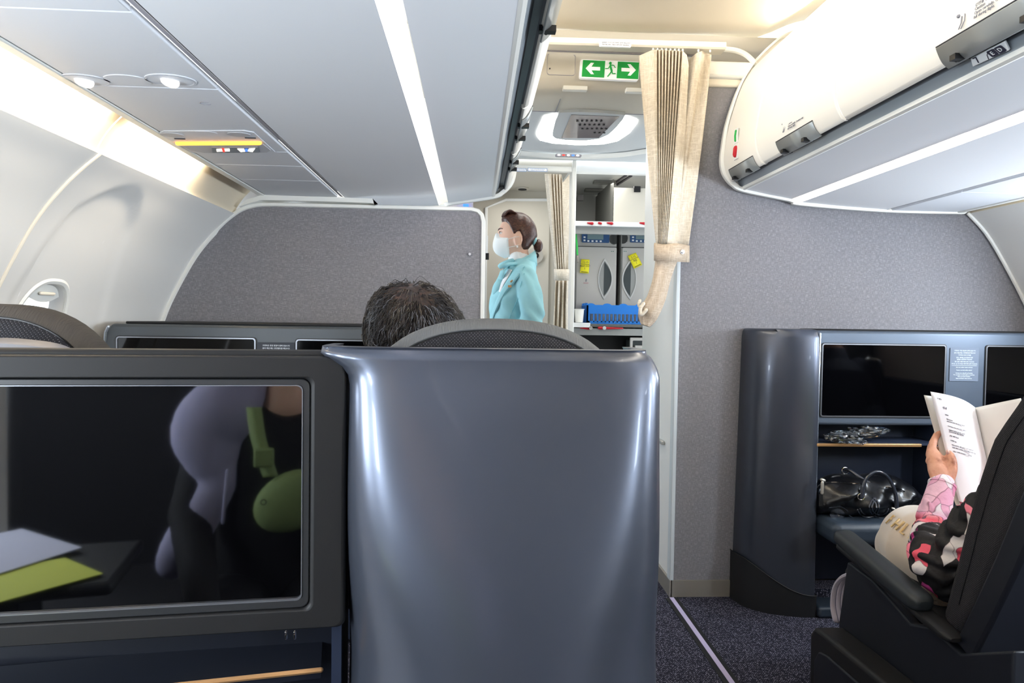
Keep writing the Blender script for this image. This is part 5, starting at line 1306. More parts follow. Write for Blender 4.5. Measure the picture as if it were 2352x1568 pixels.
# seat row behind the camera: dark shells seen only in the mirrors of the screens
for k, (x0, x1, y0, lab) in enumerate(((-1.0, -.45, -.62, 'left window seat behind the camera, outside the view'), (-.42, .14, -.62, 'left aisle seat in which the photographer sits, outside the view'), (1.2, 1.74, -.1, 'right aisle seat behind the camera, outside the view'), (1.80, 2.34, -.1, 'right window seat behind the camera, outside the view'), (1.78, 2.40, 1.2, 'right window seat beside the reader, outside the view'))):
    t = thing('seat', lab, 'seat', ((x0 + x1) / 2, y0, 0), 'seats outside the view')
    mb = MB(); box(mb, x0, x1, y0, y0 + .12, .3, 1.16); o = obj('backrest', mb, 'seat_fabric_dark', t); bev(o, .05, 4)
    mb = MB(); box(mb, x0 - .01, x1 + .01, y0 - .06, y0 - .005, .1, 1.12); o = obj('shell', mb, 'navy_deep', t); bev(o, .02, 4)
    mb = MB(); box(mb, x0 + .02, x1 - .02, y0 + .12, y0 + .56, .30, .44); o = obj('seat_cushion', mb, 'seat_fabric_dark', t); bev(o, .03, 4)
    mb = MB(); box(mb, x0 + .04, x1 - .04, y0 + .0, y0 + .5, 0, .30); obj('pedestal', mb, 'seat_side', t)

mb = MB(); box(mb, 2.35, 2.41, .7, 2.60, .15, .86); o = obj('added_dark_ledge', mb, 'navy'); bev(o, .01); tag(o, 'added navy ledge keeping the bright right cabin wall out of the screen reflections, outside the view', 'ledge')  # unseen ledge added to darken what the far right screens mirror
# ---------------------------------------------------------------- people
def head_pt(lo, la, k=1.0, hair=False):
    """local head surface: face towards +Y, skull centre at the origin (about 0.23 m tall)."""
    c = math.cos(la); d = Vector((math.sin(lo) * c, math.cos(lo) * c, math.sin(la)))
    p = Vector((d.x * .077, d.y * (.094 if d.y > 0 else .098), d.z * (.112 if d.z > 0 else .122)))
    if p.z < 0:
        t = min(1, -p.z / .122)
        p.x *= 1 - .30 * t ** 1.5
        if p.y < 0: p.y *= 1 - .55 * t
        else: p.y *= 1 + .03 * t
    if not hair:
        g = lambda a, s_: math.exp(-(a / s_) ** 2)
        if p.y > 0:
            x, z = p.x, p.z
            p.y += .021 * g(x, .011) * g(z + .030, .017) + .010 * g(x, .009) * g(z + .008, .020)
            p.y += -.008 * (g(x - .031, .016) + g(x + .031, .016)) * g(z - .004, .012) + .004 * g(z - .022, .008) * g(abs(x) - .03, .02)
            p.y += .007 * g(x, .022) * g(z + .066, .006) + .006 * g(x, .020) * g(z + .076, .006) + .007 * g(x, .018) * g(z + .104, .014)
            p.y += .005 * (g(x - .04, .018) + g(x + .04, .018)) * g(z + .022, .018)
    return p * k
def head_mesh(mb, M, k=1.0, nu=64, nv=48):
    rows = [[M @ head_pt(2 * PI * i / nu, -PI / 2 + .02 + (PI - .04) * j / nv, k) for i in range(nu)] for j in range(nv + 1)]
    loft(mb, rows)
def ear(mb, M, s):
    q = [Vector((s * .078, -.008 + .017 * math.sin(a), -.032 + .029 * math.cos(a))) for a in [PI * 1.9 * k / 14 + .1 for k in range(15)]]
    tube(mb, [M @ p for p in q], [.0055 - .002 * (k / 14) for k in range(15)], 8)
    tube(mb, [M @ Vector((s * .072, -.004, -.05)), M @ Vector((s * .073, -.008, -.012))], .010, 8)
def chain(mb, pts, rad, n=18, ell=1.0, up=None): tube(mb, pts, rad, n, ell, up)
def hand(mb, w, d, side, pn, k=1.0, curl=.5):
    """relaxed hand: wrist w, direction d, pn palm normal, side = direction of the thumb."""
    w, d, pn, side = Vector(w), Vector(d).normalized(), Vector(pn).normalized(), Vector(side).normalized()
    tube(mb, [w, w + d * .045 * k, w + d * .085 * k], [.024 * k, .036 * k, .034 * k], 14, .5, up=side)
    for i, (o, L, r) in enumerate(((.030, .072, .0085), (.010, .082, .009), (-.010, .076, .0085), (-.028, .060, .0075))):
        a = w + d * .085 * k + side * o * k; q = [a]; dd = d.copy()
        for s_ in (.45, .32, .23): dd = (dd + pn * curl * .8).normalized(); q.append(q[-1] + dd * L * s_ * k)
        tube(mb, q, [r * 1.05 * k, r * k, r * .95 * k, r * .8 * k], 10)
    a = w + d * .030 * k + side * .026 * k; dd = (d * .6 + side * .8).normalized()
    tube(mb, [a, a + dd * .035 * k, a + (dd + pn * .5).normalized() * .062 * k], [.013 * k, .011 * k, .009 * k], 10)
def shell_from(M, cond, k, nu=72, nv=54, jit=0.0, seed=0):
    """cap of hair or cloth following the head, limited by cond(lon, lat)."""
    mb = MB(); idx = {}
    for j in range(nv + 1):
        for i in range(nu):
            lo = 2 * PI * i / nu; la = -PI / 2 + .03 + (PI - .03) * j / nv
            if la > PI / 2 - .001: la = PI / 2 - .001
            p = head_pt(lo, la, 1, True); f = k(lo, la) if callable(k) else k
            if jit: f += jit * mnoise.noise(p * 60 + Vector((seed, 0, 0)))
            p = p * f; idx[(i, j)] = len(mb.v); mb.v.append(tuple(M @ p))
    for j in range(nv):
        for i in range(nu):
            lo = 2 * PI * (i + .5) / nu; la = -PI / 2 + .03 + (PI - .03) * (j + .5) / nv
            lo2 = (lo + PI) % (2 * PI) - PI
            if cond(lo2, la): mb.f.append((idx[(i, j)], idx[((i + 1) % nu, j)], idx[((i + 1) % nu, j + 1)], idx[(i, j + 1)]))
    used = sorted({a for f in mb.f for a in f}); mp = {a: b for b, a in enumerate(used)}
    mb.v = [mb.v[a] for a in used]; mb.f = [tuple(mp[a] for a in f) for f in mb.f]
    return mb
def head_extras(root, M, hairm='hair_brown', eyes=True):
    if eyes:
        for s_ in (-1, 1):
            mb = MB(); c = Vector((s_ * .031, .079, .003)); loft(mb, [[M @ (c + Vector((.0115 * math.cos(a) * r, z, .006 * math.sin(a) * r))) for a in [2 * PI * k / 16 for k in range(16)]] for z, r in ((-.004, 1), (.004, .9), (.007, .5), (.008, .05))]); e = obj('eye', mb, 'eye_white', root)
            mb = MB(); c = Vector((s_ * .031, .0865, .0035)); loft(mb, [[M @ (c + Vector((.005 * math.cos(a) * r, z, .0055 * math.sin(a) * r))) for a in [2 * PI * k / 14 for k in range(14)]] for z, r in ((-.003, 1), (.001, .9), (.0018, .1))]); obj('iris', mb, 'eye_dark', e)
            mb = MB(); tube(mb, [M @ Vector((s_ * (.014 + .034 * t), .098 - .020 * t * t - .004, .020 + .006 * math.sin(PI * t * .8))) for t in (0, .25, .5, .75, 1)], [.0022, .003, .003, .0024, .0012], 8); obj('eyebrow', mb, hairm, root)
            mb = MB(); tube(mb, [M @ Vector((s_ * (.020 + .023 * t), .0895 - .006 * t * t, .0075 + .003 * math.sin(PI * t))) for t in (0, .5, 1)], .0012, 6); obj('eyelash', mb, 'black', root)

# --- crew member standing in the entry area, facing left
cc = Vector((.205, 3.5, 1.583))
crew = thing('person', 'crew member in a turquoise jacket and white face mask standing in profile', 'person', (cc.x, cc.y, 0))
R90 = Matrix.Rotation(math.radians(90), 4, 'Z')
HM = Matrix.Translation(cc + Vector((0.003, 0, .002))) @ R90 @ Matrix.Rotation(math.radians(3), 4, 'X')
def L(x, y, z): return Vector((cc.x - y, cc.y + x, z))     # local: x = her right, y = forward
mb = MB(); head_mesh(mb, HM, 1.0); ear(mb, HM, -1); ear(mb, HM, 1)
chain(mb, [L(0, -.028, 1.36), L(0, -.026, 1.44), L(0, -.018, 1.50), L(0, -.010, 1.55)], [.062, .050, .048, .050], 18)
chain(mb, [L(0, -.01, .92), L(0, .0, 1.05), L(0, -.01, 1.2), L(0, -.025, 1.33), L(0, -.04, 1.41)], [.14, .12, .13, .13, .08], 22, .8, up=(0, 1, 0))
chain(mb, [L(0, -.02, .95), L(0, -.02, .80)], [.15, .15], 22, .8, up=(0, 1, 0))
for s_ in (-1, 1):
    chain(mb, [L(s_ * .15, -.035, 1.375), L(s_ * .185, -.065, 1.25), L(s_ * .180, -.065, 1.13)], [.042, .038, .034])
    chain(mb, [L(s_ * .180, -.065, 1.13), L(s_ * .11, .03, 1.045), L(s_ * .045, .13, 1.01)], [.034, .028, .022])
    hand(mb, L(s_ * .045, .13, 1.01), (-1.0 * .4 + .0, -s_ * .5, -.2), (0, 0, 1), (0, -s_, 0), .9, .5)
    chain(mb, [L(s_ * .08, -.02, .85), L(s_ * .075, -.01, .48), L(s_ * .07, -.03, .10)], [.085, .055, .036])
    chain(mb, [L(s_ * .07, -.04, .05), L(s_ * .07, .08, .03)], [.032, .030])
fuse('body', mb, .006, 'skin', crew, 3)
# hair: side-swept with a low bun
def hline(lo):
    a = abs(lo)
    tab = ((0, .60), (.75, .56), (1.05, .40), (1.25, .16), (1.38, -.02), (1.46, -.02), (1.54, .10), (1.70, .12), (1.82, -.10), (1.98, -.50), (2.3, -.66), (3.2, -.70))
    for i in range(1, len(tab)):
        if a <= tab[i][0]: t = (a - tab[i - 1][0]) / (tab[i][0] - tab[i - 1][0]); return tab[i - 1][1] + (tab[i][1] - tab[i - 1][1]) * t
    return -.7
def taper(d, hi, lo_=.955, w=.10): return lo_ + (hi - lo_) * sm(-.05, w, d)
def hc(lo, la): return la > hline(lo) - .12
mb = shell_from(HM, hc, lambda lo, la: taper(la - hline((lo + PI) % (2 * PI) - PI), 1.07 + .10 * math.exp(-((la - .95) / .36) ** 2) * math.exp(-(((lo + PI) % (2 * PI) - PI) / 1.25) ** 4) + .02 * math.exp(-((la - .35) / .5) ** 2) * (1 if 1.5 < lo < 4.78 else 0)), 128, 110, .010)
hr = obj('hair', mb, 'hair_brown', crew, ang=180)
mb = MB()
for k in range(16):
    t = k / 15; a = Vector((-.050 + .10 * t, .052 - .03 * abs(t - .5), .100)); random.seed(k)
    q = [HM @ (a + Vector((0, -.03, .004))), HM @ (a + Vector((0, .0, .014 + .004 * math.sin(k * 2)))), HM @ (a + Vector((0, .020, .008))), HM @ (a + Vector((0, .030, -.010)))]
    tube(mb, spline(q, 4), [.002 + .0045 * math.sin(PI * i / 12) for i in range(13)], 8)
obj('fringe', mb, 'hair_brown', hr)
mb = MB(); bc = HM @ Vector((0, -.115, -.045)); rows = []
for j in range(15):
    a = -PI / 2 + PI * j / 14; rows.append([bc + Vector((.024 * math.sin(a), .030 * math.cos(a) * math.cos(b), .034 * math.cos(a) * math.sin(b) * (1 + .05 * math.sin(5 * b)))) for b in [2 * PI * k / 24 for k in range(24)]])
loft(mb, rows); obj('bun', mb, 'hair_brown', hr)
mb = MB(); rows = []; c2 = HM @ Vector((0, -.094, -.024))
for x, r in ((-.010, .022), (-.004, .031), (.004, .031), (.010, .023)): rows.append([c2 + Vector((x, r * .8 * math.cos(b), .008 + r * math.sin(b))) for b in [2 * PI * k / 24 for k in range(24)]])
loft(mb, rows); obj('hair_clip', mb, 'teal', crew)
head_extras(crew, HM, 'hair_brown')
mb = MB(); tube(mb, [HM @ Vector((-.081, -.004, -.064)), HM @ Vector((-.082, -.004, -.066))], .0045, 10); obj('earring', mb, 'pearl', crew)
# face mask with ear loops
def mdist(lo, la):
    l2 = (lo + PI) % (2 * PI) - PI; a = abs(l2)
    top = -.14 + .20 * math.exp(-(l2 / .28) ** 2) - .05 * a
    return min(1.08 - a - .35 * max(0, -la - .7), top - la, la + 1.12)
def mc(lo, la): return mdist(lo, la) > -.06
def mk(lo, la):
    l2 = (lo + PI) % (2 * PI) - PI
    return taper(mdist(lo, la), 1.05 + .27 * math.exp(-(l2 / .62) ** 2) * math.exp(-((la + .50) / .42) ** 2) + .03 * math.exp(-(l2 / .15) ** 2), .97, .05)
mb = shell_from(HM, mc, mk, 160, 130); msk = obj('face_mask', mb, 'mask_white', crew, ang=180); pass
for s_ in (-1, 1):
    for z0, z1 in ((-.030, -.014), (-.078, -.056)):
        mb = MB(); tube(mb, [HM @ Vector((s_ * .071, .045, z0 if z0 > -.05 else -.072)), HM @ Vector((s_ * .082, .012, (z0 + z1) / 2 + .003)), HM @ Vector((s_ * .083, -.008, z1))], .0012, 6); obj('ear_loop', mb, 'mask_white', msk)
# jacket: torso and sleeves in one continuous garment
mb = MB()
def tors(sections):
    rows = []
    for (y, z, a, b) in sections: rows.append([L(a * math.cos(t), y + b * math.sin(t), z) for t in [2 * PI * k / 40 for k in range(40)]])
    return loft(mb, rows)
tors([(-.005, .86, .17, .135), (-.0, .98, .165, .13), (.0, 1.06, .155, .118), (.012, 1.16, .165, .118), (.012, 1.27, .180, .118), (-.004, 1.35, .18, .104), (-.024, 1.405, .155, .082), (-.040, 1.445, .10, .065), (-.040, 1.465, .062, .056)])
for s_ in (-1, 1):
    chain(mb, [L(s_ * .150, -.035, 1.378), L(s_ * .185, -.060, 1.30), L(s_ * .197, -.074, 1.22), L(s_ * .190, -.070, 1.14), L(s_ * .180, -.050, 1.09)], [.052, .056, .057, .055, .050], 22, 1.1)
    chain(mb, [L(s_ * .185, -.060, 1.12), L(s_ * .15, -.01, 1.08), L(s_ * .10, .06, 1.05), L(s_ * .055, .115, 1.025)], [.060, .052, .046, .040], 22)
jk = fuse('jacket', mb, .006, 'teal', crew, 4)
me = jk.data
for v in me.vertices:      # soft diagonal cloth folds
    p = v.co; s_ = (p.x + p.z * .9); v.co += v.normal * (.0045 * math.sin(s_ * 80 + 2.5 * math.sin(p.z * 17)) * sm(1.42, 1.36, p.z) * (.4 + .6 * sm(cc.x - .06, cc.x + .04, p.x)) + .004 * mnoise.noise(p * 20))
# standing collar behind the neck, lapel, scarf and blouse
mb = MB(); rows = []
for k in range(25):
    a = math.radians(-205 + 230 * k / 24 - 0); 
    c_, s_ = math.cos(a), math.sin(a)
    base = Vector((cc.x + .034, cc.y, 1.435)); r0 = .060; f = .5 + .5 * math.cos(a)      # highest at her nape (+X)
    rows.append([base + Vector((r0 * c_, r0 * s_, -.01)), base + Vector((r0 * .93 * c_, r0 * .96 * s_, .015 + .030 * f)), base + Vector((r0 * 1.02 * c_ + .006, r0 * 1.08 * s_, .018 + .060 * f ** 2)), base + Vector((r0 * 1.20 * c_ + .002, r0 * 1.22 * s_, .000 + .040 * f)), base + Vector((r0 * 1.28 * c_, r0 * 1.36 * s_, -.022 + .02 * f))])
grid(mb, rows); o = obj('collar', mb, 'teal', crew, ang=180); solid(o, .003)
mb = MB(); tube(mb, [L(0, -.028, 1.43), L(0, -.015, 1.475), L(0, -.008, 1.49)], [.060, .054, .050], 20); obj('blouse', mb, 'white_cloth', crew)
def face_pt(px, py, off=0.0):
    """point on the camera-facing side of the jacket front."""
    return aY(px, py, 3.5 - off)
JT = surf(jk)
def jp(px, py, off=.005): return on(JT, px, py, off, face_pt(px, py, .14))
def ribbon(name, left, right, off, mt, par, th=.004, k=6, mid=.003):
    A = spline([jp(*q, off) for q in left], k); B = spline([jp(*q, off) for q in right], k); mb = MB()
    grid(mb, [[a, a.lerp(b, .25) + Vector((0, -mid * .8, 0)), a.lerp(b, .5) + Vector((0, -mid, 0)), a.lerp(b, .75) + Vector((0, -mid * .8, 0)), b] for a, b in zip(A, B)])
    o = obj(name, mb, mt, par, ang=180); solid(o, th); return o, A
ribbon('blouse_front', [(1176, 620), (1165, 640), (1157, 655), (1151, 672)], [(1168, 618), (1157, 638), (1150, 655), (1146, 670)], .004, 'white_cloth', crew)
lo_, A = ribbon('lapel', [(1204, 612), (1190, 634), (1174, 656), (1160, 672), (1147, 696), (1137, 718), (1130, 740)], [(1186, 614), (1172, 634), (1160, 652), (1149, 672), (1138, 696), (1131, 718), (1126, 740)], .007, 'teal', crew)
mb = MB(); tube(mb, [a + Vector((.003, -.001, 0)) for a in A], .0018, 6); obj('lapel_edge', mb, 'teal_dark', lo_)
mb = MB(); tube(mb, [jp(1204, 628, .002), jp(1196, 655, .002), jp(1190, 685, .002), jp(1178, 712, .002), jp(1166, 740, .002)], .0022, 6); obj('sleeve_seam', mb, 'teal_dark', lo_)
mb = MB(); tube(mb, spline([L(-.055, .02, 1.452), L(-.045, .055, 1.44), L(0, .075, 1.43), L(.045, .055, 1.435)], 5), .012, 12, 1.3)
q = spline([jp(1168, 612, .008), jp(1156, 622, .012), jp(1150, 640, .012), jp(1143, 656, .010), jp(1136, 668, .006)], 5); m_ = len(q)
tube(mb, q, [.008 + .016 * math.sin(PI * .72 * k / (m_ - 1)) for k in range(m_)], 12, .45, up=(0, 1, 0))
tube(mb, spline([jp(1150, 613, .010), jp(1164, 607, .016), jp(1184, 606, .014)], 5), .010, 12)
obj('neck_scarf', mb, 'teal', crew, ang=180)
p = jp(1175.5, 646, .012); mb = MB(); tube(mb, [p + Vector((-.004, 0, -.001)), p + Vector((.004, 0, .004))], .0048, 8); obj('wing_badge', mb, 'gold', crew)
p = jp(1171, 657, .012); mb = MB(); box(mb, p.x - .009, p.x + .008, p.y - .003, p.y + .001, p.z - .006, p.z + .005); o = obj('name_badge', mb, 'gold', crew)
mb = MB(); rows = []
for (y, z, a, b) in [(-.02, .89, .165, .135), (-.02, .75, .18, .15), (-.02, .62, .165, .14), (-.02, .52, .15, .125)]: rows.append([L(a * math.cos(t), y + b * math.sin(t), z) for t in [2 * PI * k / 40 for k in range(40)]])
loft(mb, rows); obj('skirt', mb, 'teal', crew)
mb = MB()
for s_ in (-1, 1): tube(mb, [L(s_ * .07, -.05, .045), L(s_ * .07, .02, .035), L(s_ * .07, .10, .028)], [.036, .038, .030], 14); tube(mb, [L(s_ * .07, -.075, .05), L(s_ * .07, -.075, .012)], .014, 10)
obj('shoes', mb, 'black', crew)

# --- passenger dozing in the seat ahead, seen from behind
mcn = Vector((-.100, 1.275, 1.098))
man = thing('person', 'dark haired passenger leaning left of the foreground headrest, seen from behind', 'person', (mcn.x, mcn.y, .45))
MM = Matrix.Translation(mcn) @ Matrix.Scale(1.06, 4) @ Matrix.Rotation(math.radians(-28), 4, 'Y') @ Matrix.Rotation(math.radians(-16), 4, 'X') @ Matrix.Rotation(math.radians(14), 4, 'Z')
mb = MB(); head_mesh(mb, MM, .99); ear(mb, MM, -1); ear(mb, MM, 1)
nk = MM @ Vector((0, -.03, -.09))
chain(mb, [nk, nk.lerp(Vector((-.03, 1.21, .92)), .5), Vector((-.03, 1.21, .92))], [.055, .056, .062], 18)
chain(mb, [(.0, 1.21, .46), (.0, 1.19, .62), (-.01, 1.19, .80), (-.02, 1.20, .90)], [.14, .15, .16, .09], 22, .75)
for s_ in (-1, 1):
    chain(mb, [(-.01 + s_ * .17, 1.2, .86), (s_ * .20, 1.26, .66), (s_ * .17, 1.42, .60)], [.050, .042, .034])
    chain(mb, [(s_ * .17, 1.42, .60), (s_ * .10, 1.56, .58)], [.034, .026]); hand(mb, (s_ * .10, 1.56, .58), (-s_ * .3, 1, -.1), (-s_, 0, 0), (0, 0, -1), .95)
    chain(mb, [(s_ * .09, 1.25, .52), (s_ * .11, 1.62, .54)], [.09, .065]); chain(mb, [(s_ * .11, 1.62, .54), (s_ * .11, 1.70, .10)], [.060, .042]); chain(mb, [(s_ * .11, 1.68, .05), (s_ * .11, 1.85, .04)], [.04, .035])
fuse('body', mb, .008, 'skin_aged', man, 3)
mb = MB(); rows = []
for (y, z, a, b) in [(1.21, .47, .17, .13), (1.19, .62, .17, .135), (1.19, .78, .20, .12), (1.20, .87, .19, .10), (1.21, .93, .08, .07)]: rows.append([(-.005 + a * math.cos(t), y + b * math.sin(t), z) for t in [2 * PI * k / 36 for k in range(36)]])
loft(mb, rows)
for s_ in (-1, 1): chain(mb, [(-.01 + s_ * .16, 1.2, .86), (s_ * .20, 1.26, .66), (s_ * .17, 1.42, .60), (s_ * .11, 1.54, .58)], [.060, .054, .046, .040])
fuse('jacket', mb, .009, 'suit', man, 4)
mb = MB()
for s_ in (-1, 1): chain(mb, [(s_ * .09, 1.22, .52), (s_ * .11, 1.62, .54)], [.10, .078]); chain(mb, [(s_ * .11, 1.64, .54), (s_ * .11, 1.70, .12)], [.072, .055])
fuse('trousers', mb, .01, 'black_cloth', man, 3)
def mhc(lo, la):
    a = abs(lo)
    if a < 1.0: return la > .55
    if a < 1.5: return la > .15
    if a < 1.9: return la > -.12
    return la > -.75
mb = shell_from(MM, mhc, lambda lo, la: 1.07, 72, 54, .03); hr = obj('hair', mb, 'hair_black', man, ang=180); solid(hr, .004, -1)
# individual locks sweeping from the crown
random.seed(3)
crown = Vector((.30, -.62, .72)).normalized()
def locks(n, mt, rad, cond, ln0, ln1, nm, lift=.5):
    mb = MB(); cnt = 0; tries = 0
    while cnt < n and tries < n * 30:
        tries += 1
        lo = random.uniform(-PI, PI); la = math.asin(random.uniform(-.7, 1)); 
        if not mhc(lo, la) or not cond(lo, la): continue
        if (Vector((math.sin(lo) * math.cos(la), math.cos(lo) * math.cos(la), math.sin(la))) - crown).length < .42 and random.random() < .72: continue
        p = head_pt(lo, la, 1.05, True); d = Vector((math.sin(lo) * math.cos(la), math.cos(lo) * math.cos(la), math.sin(la)))
        flow = (d - crown * d.dot(crown)); flow = flow.normalized() if flow.length > .05 else Vector((1, 0, 0))
        flow = (flow + Vector((random.uniform(-.3, .3), random.uniform(-.3, .3), random.uniform(-.3, .3)))).normalized()
        flow = (flow - d * flow.dot(d)).normalized(); l = random.uniform(ln0, ln1); lf = random.uniform(.1, lift)
        q = [MM @ p, MM @ (p + flow * l * .45 + d * l * lf * .5), MM @ (p + flow * l + d * (l * lf * .35 - .006 * l / .04))]
        b = len(mb.v); w = (flow.cross(d)).normalized() * rad
        w3 = (MM.to_3x3() @ w); n3 = (MM.to_3x3() @ d) * rad
        for k, pt_ in enumerate(q):
            s_ = (1, .8, .12)[k]; mb.v += [tuple(pt_ + w3 * s_), tuple(pt_ + n3 * s_), tuple(pt_ - w3 * s_), tuple(pt_ - n3 * s_)]
        for k in range(2):
            for i in range(4): a = b + k * 4; mb.f.append((a + i, a + (i + 1) % 4, a + 4 + (i + 1) % 4, a + 4 + i))
        cnt += 1
    o = obj(nm, mb, mt, hr); return o
locks(5200, 'hair_strand', .00075, lambda lo, la: True, .018, .040, 'locks', .55)
locks(900, 'hair_grey', .00045, lambda lo, la: (abs(lo) > 1.0 and la < .35) or random.random() < .18, .02, .04, 'grey_hairs', .5)
mb = MB()
for k in range(26):      # flyaway strands on top
    a = MM @ head_pt(random.uniform(.6, 1.8), random.uniform(.75, 1.2), 1.05, True); e = a + Vector((random.uniform(.02, .06), 0, random.uniform(-.02, .0)))
    tube(mb, spline([a, a.lerp(e, .35) + Vector((0, 0, random.uniform(.012, .024))), a.lerp(e, .8) + Vector((0, 0, .012)), e], 4), .00035, 4)
obj('flyaway_strands', mb, 'hair_strand', hr)

# --- neighbour of the reader, mirrored in the far right screens
nb = thing('person', 'passenger in a dark suit beside the reader, outside the view', 'person', (2.08, 1.5, .43))
mb = MB(); NM = Matrix.Translation(Vector((2.08, 1.42, 1.20))); head_mesh(mb, NM, 1.0)
chain(mb, [(2.08, 1.40, .98), (2.08, 1.40, 1.12)], [.056, .052]); chain(mb, [(2.08, 1.50, .52), (2.08, 1.45, .7), (2.08, 1.42, .88), (2.08, 1.41, .96)], [.15, .15, .15, .09], 20, .75)
for s_ in (-1, 1):
    chain(mb, [(2.08 + s_ * .17, 1.42, .90), (2.08 + s_ * .21, 1.5, .66), (2.08 + s_ * .12, 1.72, .60)], [.048, .04, .028]); hand(mb, (2.08 + s_ * .12, 1.72, .60), (-s_ * .3, 1, 0), (0, 0, -1), (-s_, 0, 0), .95)
    chain(mb, [(2.08 + s_ * .09, 1.52, .52), (2.08 + s_ * .10, 1.95, .53), (2.08 + s_ * .10, 2.0, .1)], [.085, .06, .04]); chain(mb, [(2.08 + s_ * .10, 2.0, .05), (2.08 + s_ * .10, 2.18, .04)], [.04, .035])
fuse('body', mb, .009, 'skin_aged', nb, 3)
mb = MB(); chain(mb, [(2.08, 1.49, .50), (2.08, 1.45, .7), (2.08, 1.42, .88), (2.08, 1.41, .95)], [.175, .175, .175, .10], 24, .78)
for s_ in (-1, 1): chain(mb, [(2.08 + s_ * .16, 1.42, .90), (2.08 + s_ * .21, 1.5, .66), (2.08 + s_ * .13, 1.70, .60)], [.068, .056, .042])
fuse('suit_jacket', mb, .010, 'suit', nb, 4)
mb = MB()
for s_ in (-1, 1): chain(mb, [(2.08 + s_ * .09, 1.52, .52), (2.08 + s_ * .10, 1.95, .53), (2.08 + s_ * .10, 2.0, .12)], [.10, .075, .055])
fuse('trousers', mb, .011, 'suit', nb, 3)
mb = shell_from(NM, mhc, 1.08, 60, 44, .02); o = obj('hair', mb, 'hair_grey', nb, ang=180); solid(o, .005)
head_extras(nb, NM, 'hair_grey')
# --- reader in the right seat
lady = thing('person', 'seated reader in a pink and black floral blouse holding an open booklet', 'person', (1.38, 1.62, .43))
W = aY(2163, 1116, 1.86); EL = aX(2142, 1292, 1.165); SH = Vector((1.32, 1.44, .86))
sh2 = Vector((1.56, 1.47, .90)); el2 = Vector((1.62, 1.70, .56)); w2 = Vector((1.63, 1.86, .72))
hip = Vector((1.40, 1.60, .53)); neck = Vector((1.40, 1.40, 1.0))
hcn = Vector((1.41, 1.42, 1.145)); LM = Matrix.Translation(hcn) @ Matrix.Rotation(math.radians(-22), 4, 'X')
mb = MB(); head_mesh(mb, LM, .98); ear(mb, LM, -1); ear(mb, LM, 1)
chain(mb, [neck + Vector((0, 0, -.1)), neck, hcn + Vector((0, -.02, -.06))], [.058, .05, .05])
chain(mb, [hip, Vector((1.40, 1.55, .68)), Vector((1.40, 1.49, .82)), Vector((1.40, 1.44, .92))], [.15, .14, .145, .09], 22, .75)
for sh, el, w in ((SH, EL, W), (sh2, el2, w2)):
    chain(mb, [sh, sh.lerp(el, .5), el], [.038, .034, .028])
    chain(mb, [el, aY(2148, 1225, 1.79), aY(2150, 1170, 1.83), w] if sh is SH else [el, el.lerp(w, .4), w], [.028, .028, .026, .024] if sh is SH else [.03, .03, .024])
for x in (1.30, 1.50):
    chain(mb, [(x + .05, 1.60, .47), (x + .055, 2.00, .43)], [.070, .048]); chain(mb, [(x + .055, 2.00, .43), (x + .115, 2.17, .12)], [.050, .036]); chain(mb, [(x + .12, 2.16, .05), (x + .12, 2.30, .04)], [.034, .03])
# left hand gripping the booklet: back of the hand to the aisle, thumb over the page
def hp(px, py, y): return aY(px, py, y)
Pm = hp(2157, 1080, 1.885)
tube(mb, [W, W.lerp(Pm, .5), Pm, hp(2150, 1055, 1.905), hp(2144, 1042, 1.915)], [.024, .0275, .031, .0265, .020], 18, .80, up=(1, .3, .4))
tube(mb, [hp(2163, 1100, 1.87), hp(2178, 1078, 1.875)], [.024, .016], 14)
fing = [([hp(2141, 1040, 1.917), hp(2143, 1017, 1.935), hp(2153, 997, 1.948), hp(2166, 983, 1.958)], .0098),
        ([hp(2135, 1046, 1.930), hp(2140, 1024, 1.955), hp(2156, 1010, 1.972), hp(2174, 1004, 1.975)], .0098),
        ([hp(2134, 1060, 1.940), hp(2140, 1042, 1.966), hp(2158, 1030, 1.982), hp(2176, 1026, 1.982)], .0092),
        ([hp(2140, 1076, 1.945), hp(2146, 1062, 1.968), hp(2162, 1052, 1.980), hp(2178, 1050, 1.980)], .0082)]
for q, r in fing: tube(mb, spline(q, 3), [r * (1.12 - .25 * k / 9) + (.0012 if k in (3, 6) else 0) for k in range(10)], 12)
tube(mb, spline([hp(2176, 1098, 1.868), hp(2186, 1078, 1.868), hp(2185, 1056, 1.878), hp(2180, 1039, 1.893)], 3), [.019, .018, .0165, .0150, .0142, .0142, .0136, .0128, .0112, .008], 14)
hand(mb, w2, (-.2, .5, .8), (-1, 0, 0), (0, .3, -1), .9, .6)
fuse('body', mb, .0035, 'skin_aged', lady, 4)
q = hp(2178, 1037, 1.880); mb = MB(); rows = [[q + Vector((.006 * r * math.cos(a), -.003 * (1 - r * r) + .002, .0075 * r * math.sin(a) - .001)) for a in [2 * PI * k / 14 for k in range(14)]] for r in (1, .6, .05)]; grid(mb, rows, closed_u=True); obj('thumbnail', mb, 'nail', lady)
mb = shell_from(LM, lambda lo, la: (la > .5) if abs(lo) < 1.1 else ((la > 0) if abs(lo) < 1.7 else la > -.8), 1.12, 72, 54, .03); o = obj('hair', mb, 'hair_grey', lady, ang=180); solid(o, .005)
head_extras(lady, LM, 'hair_grey')
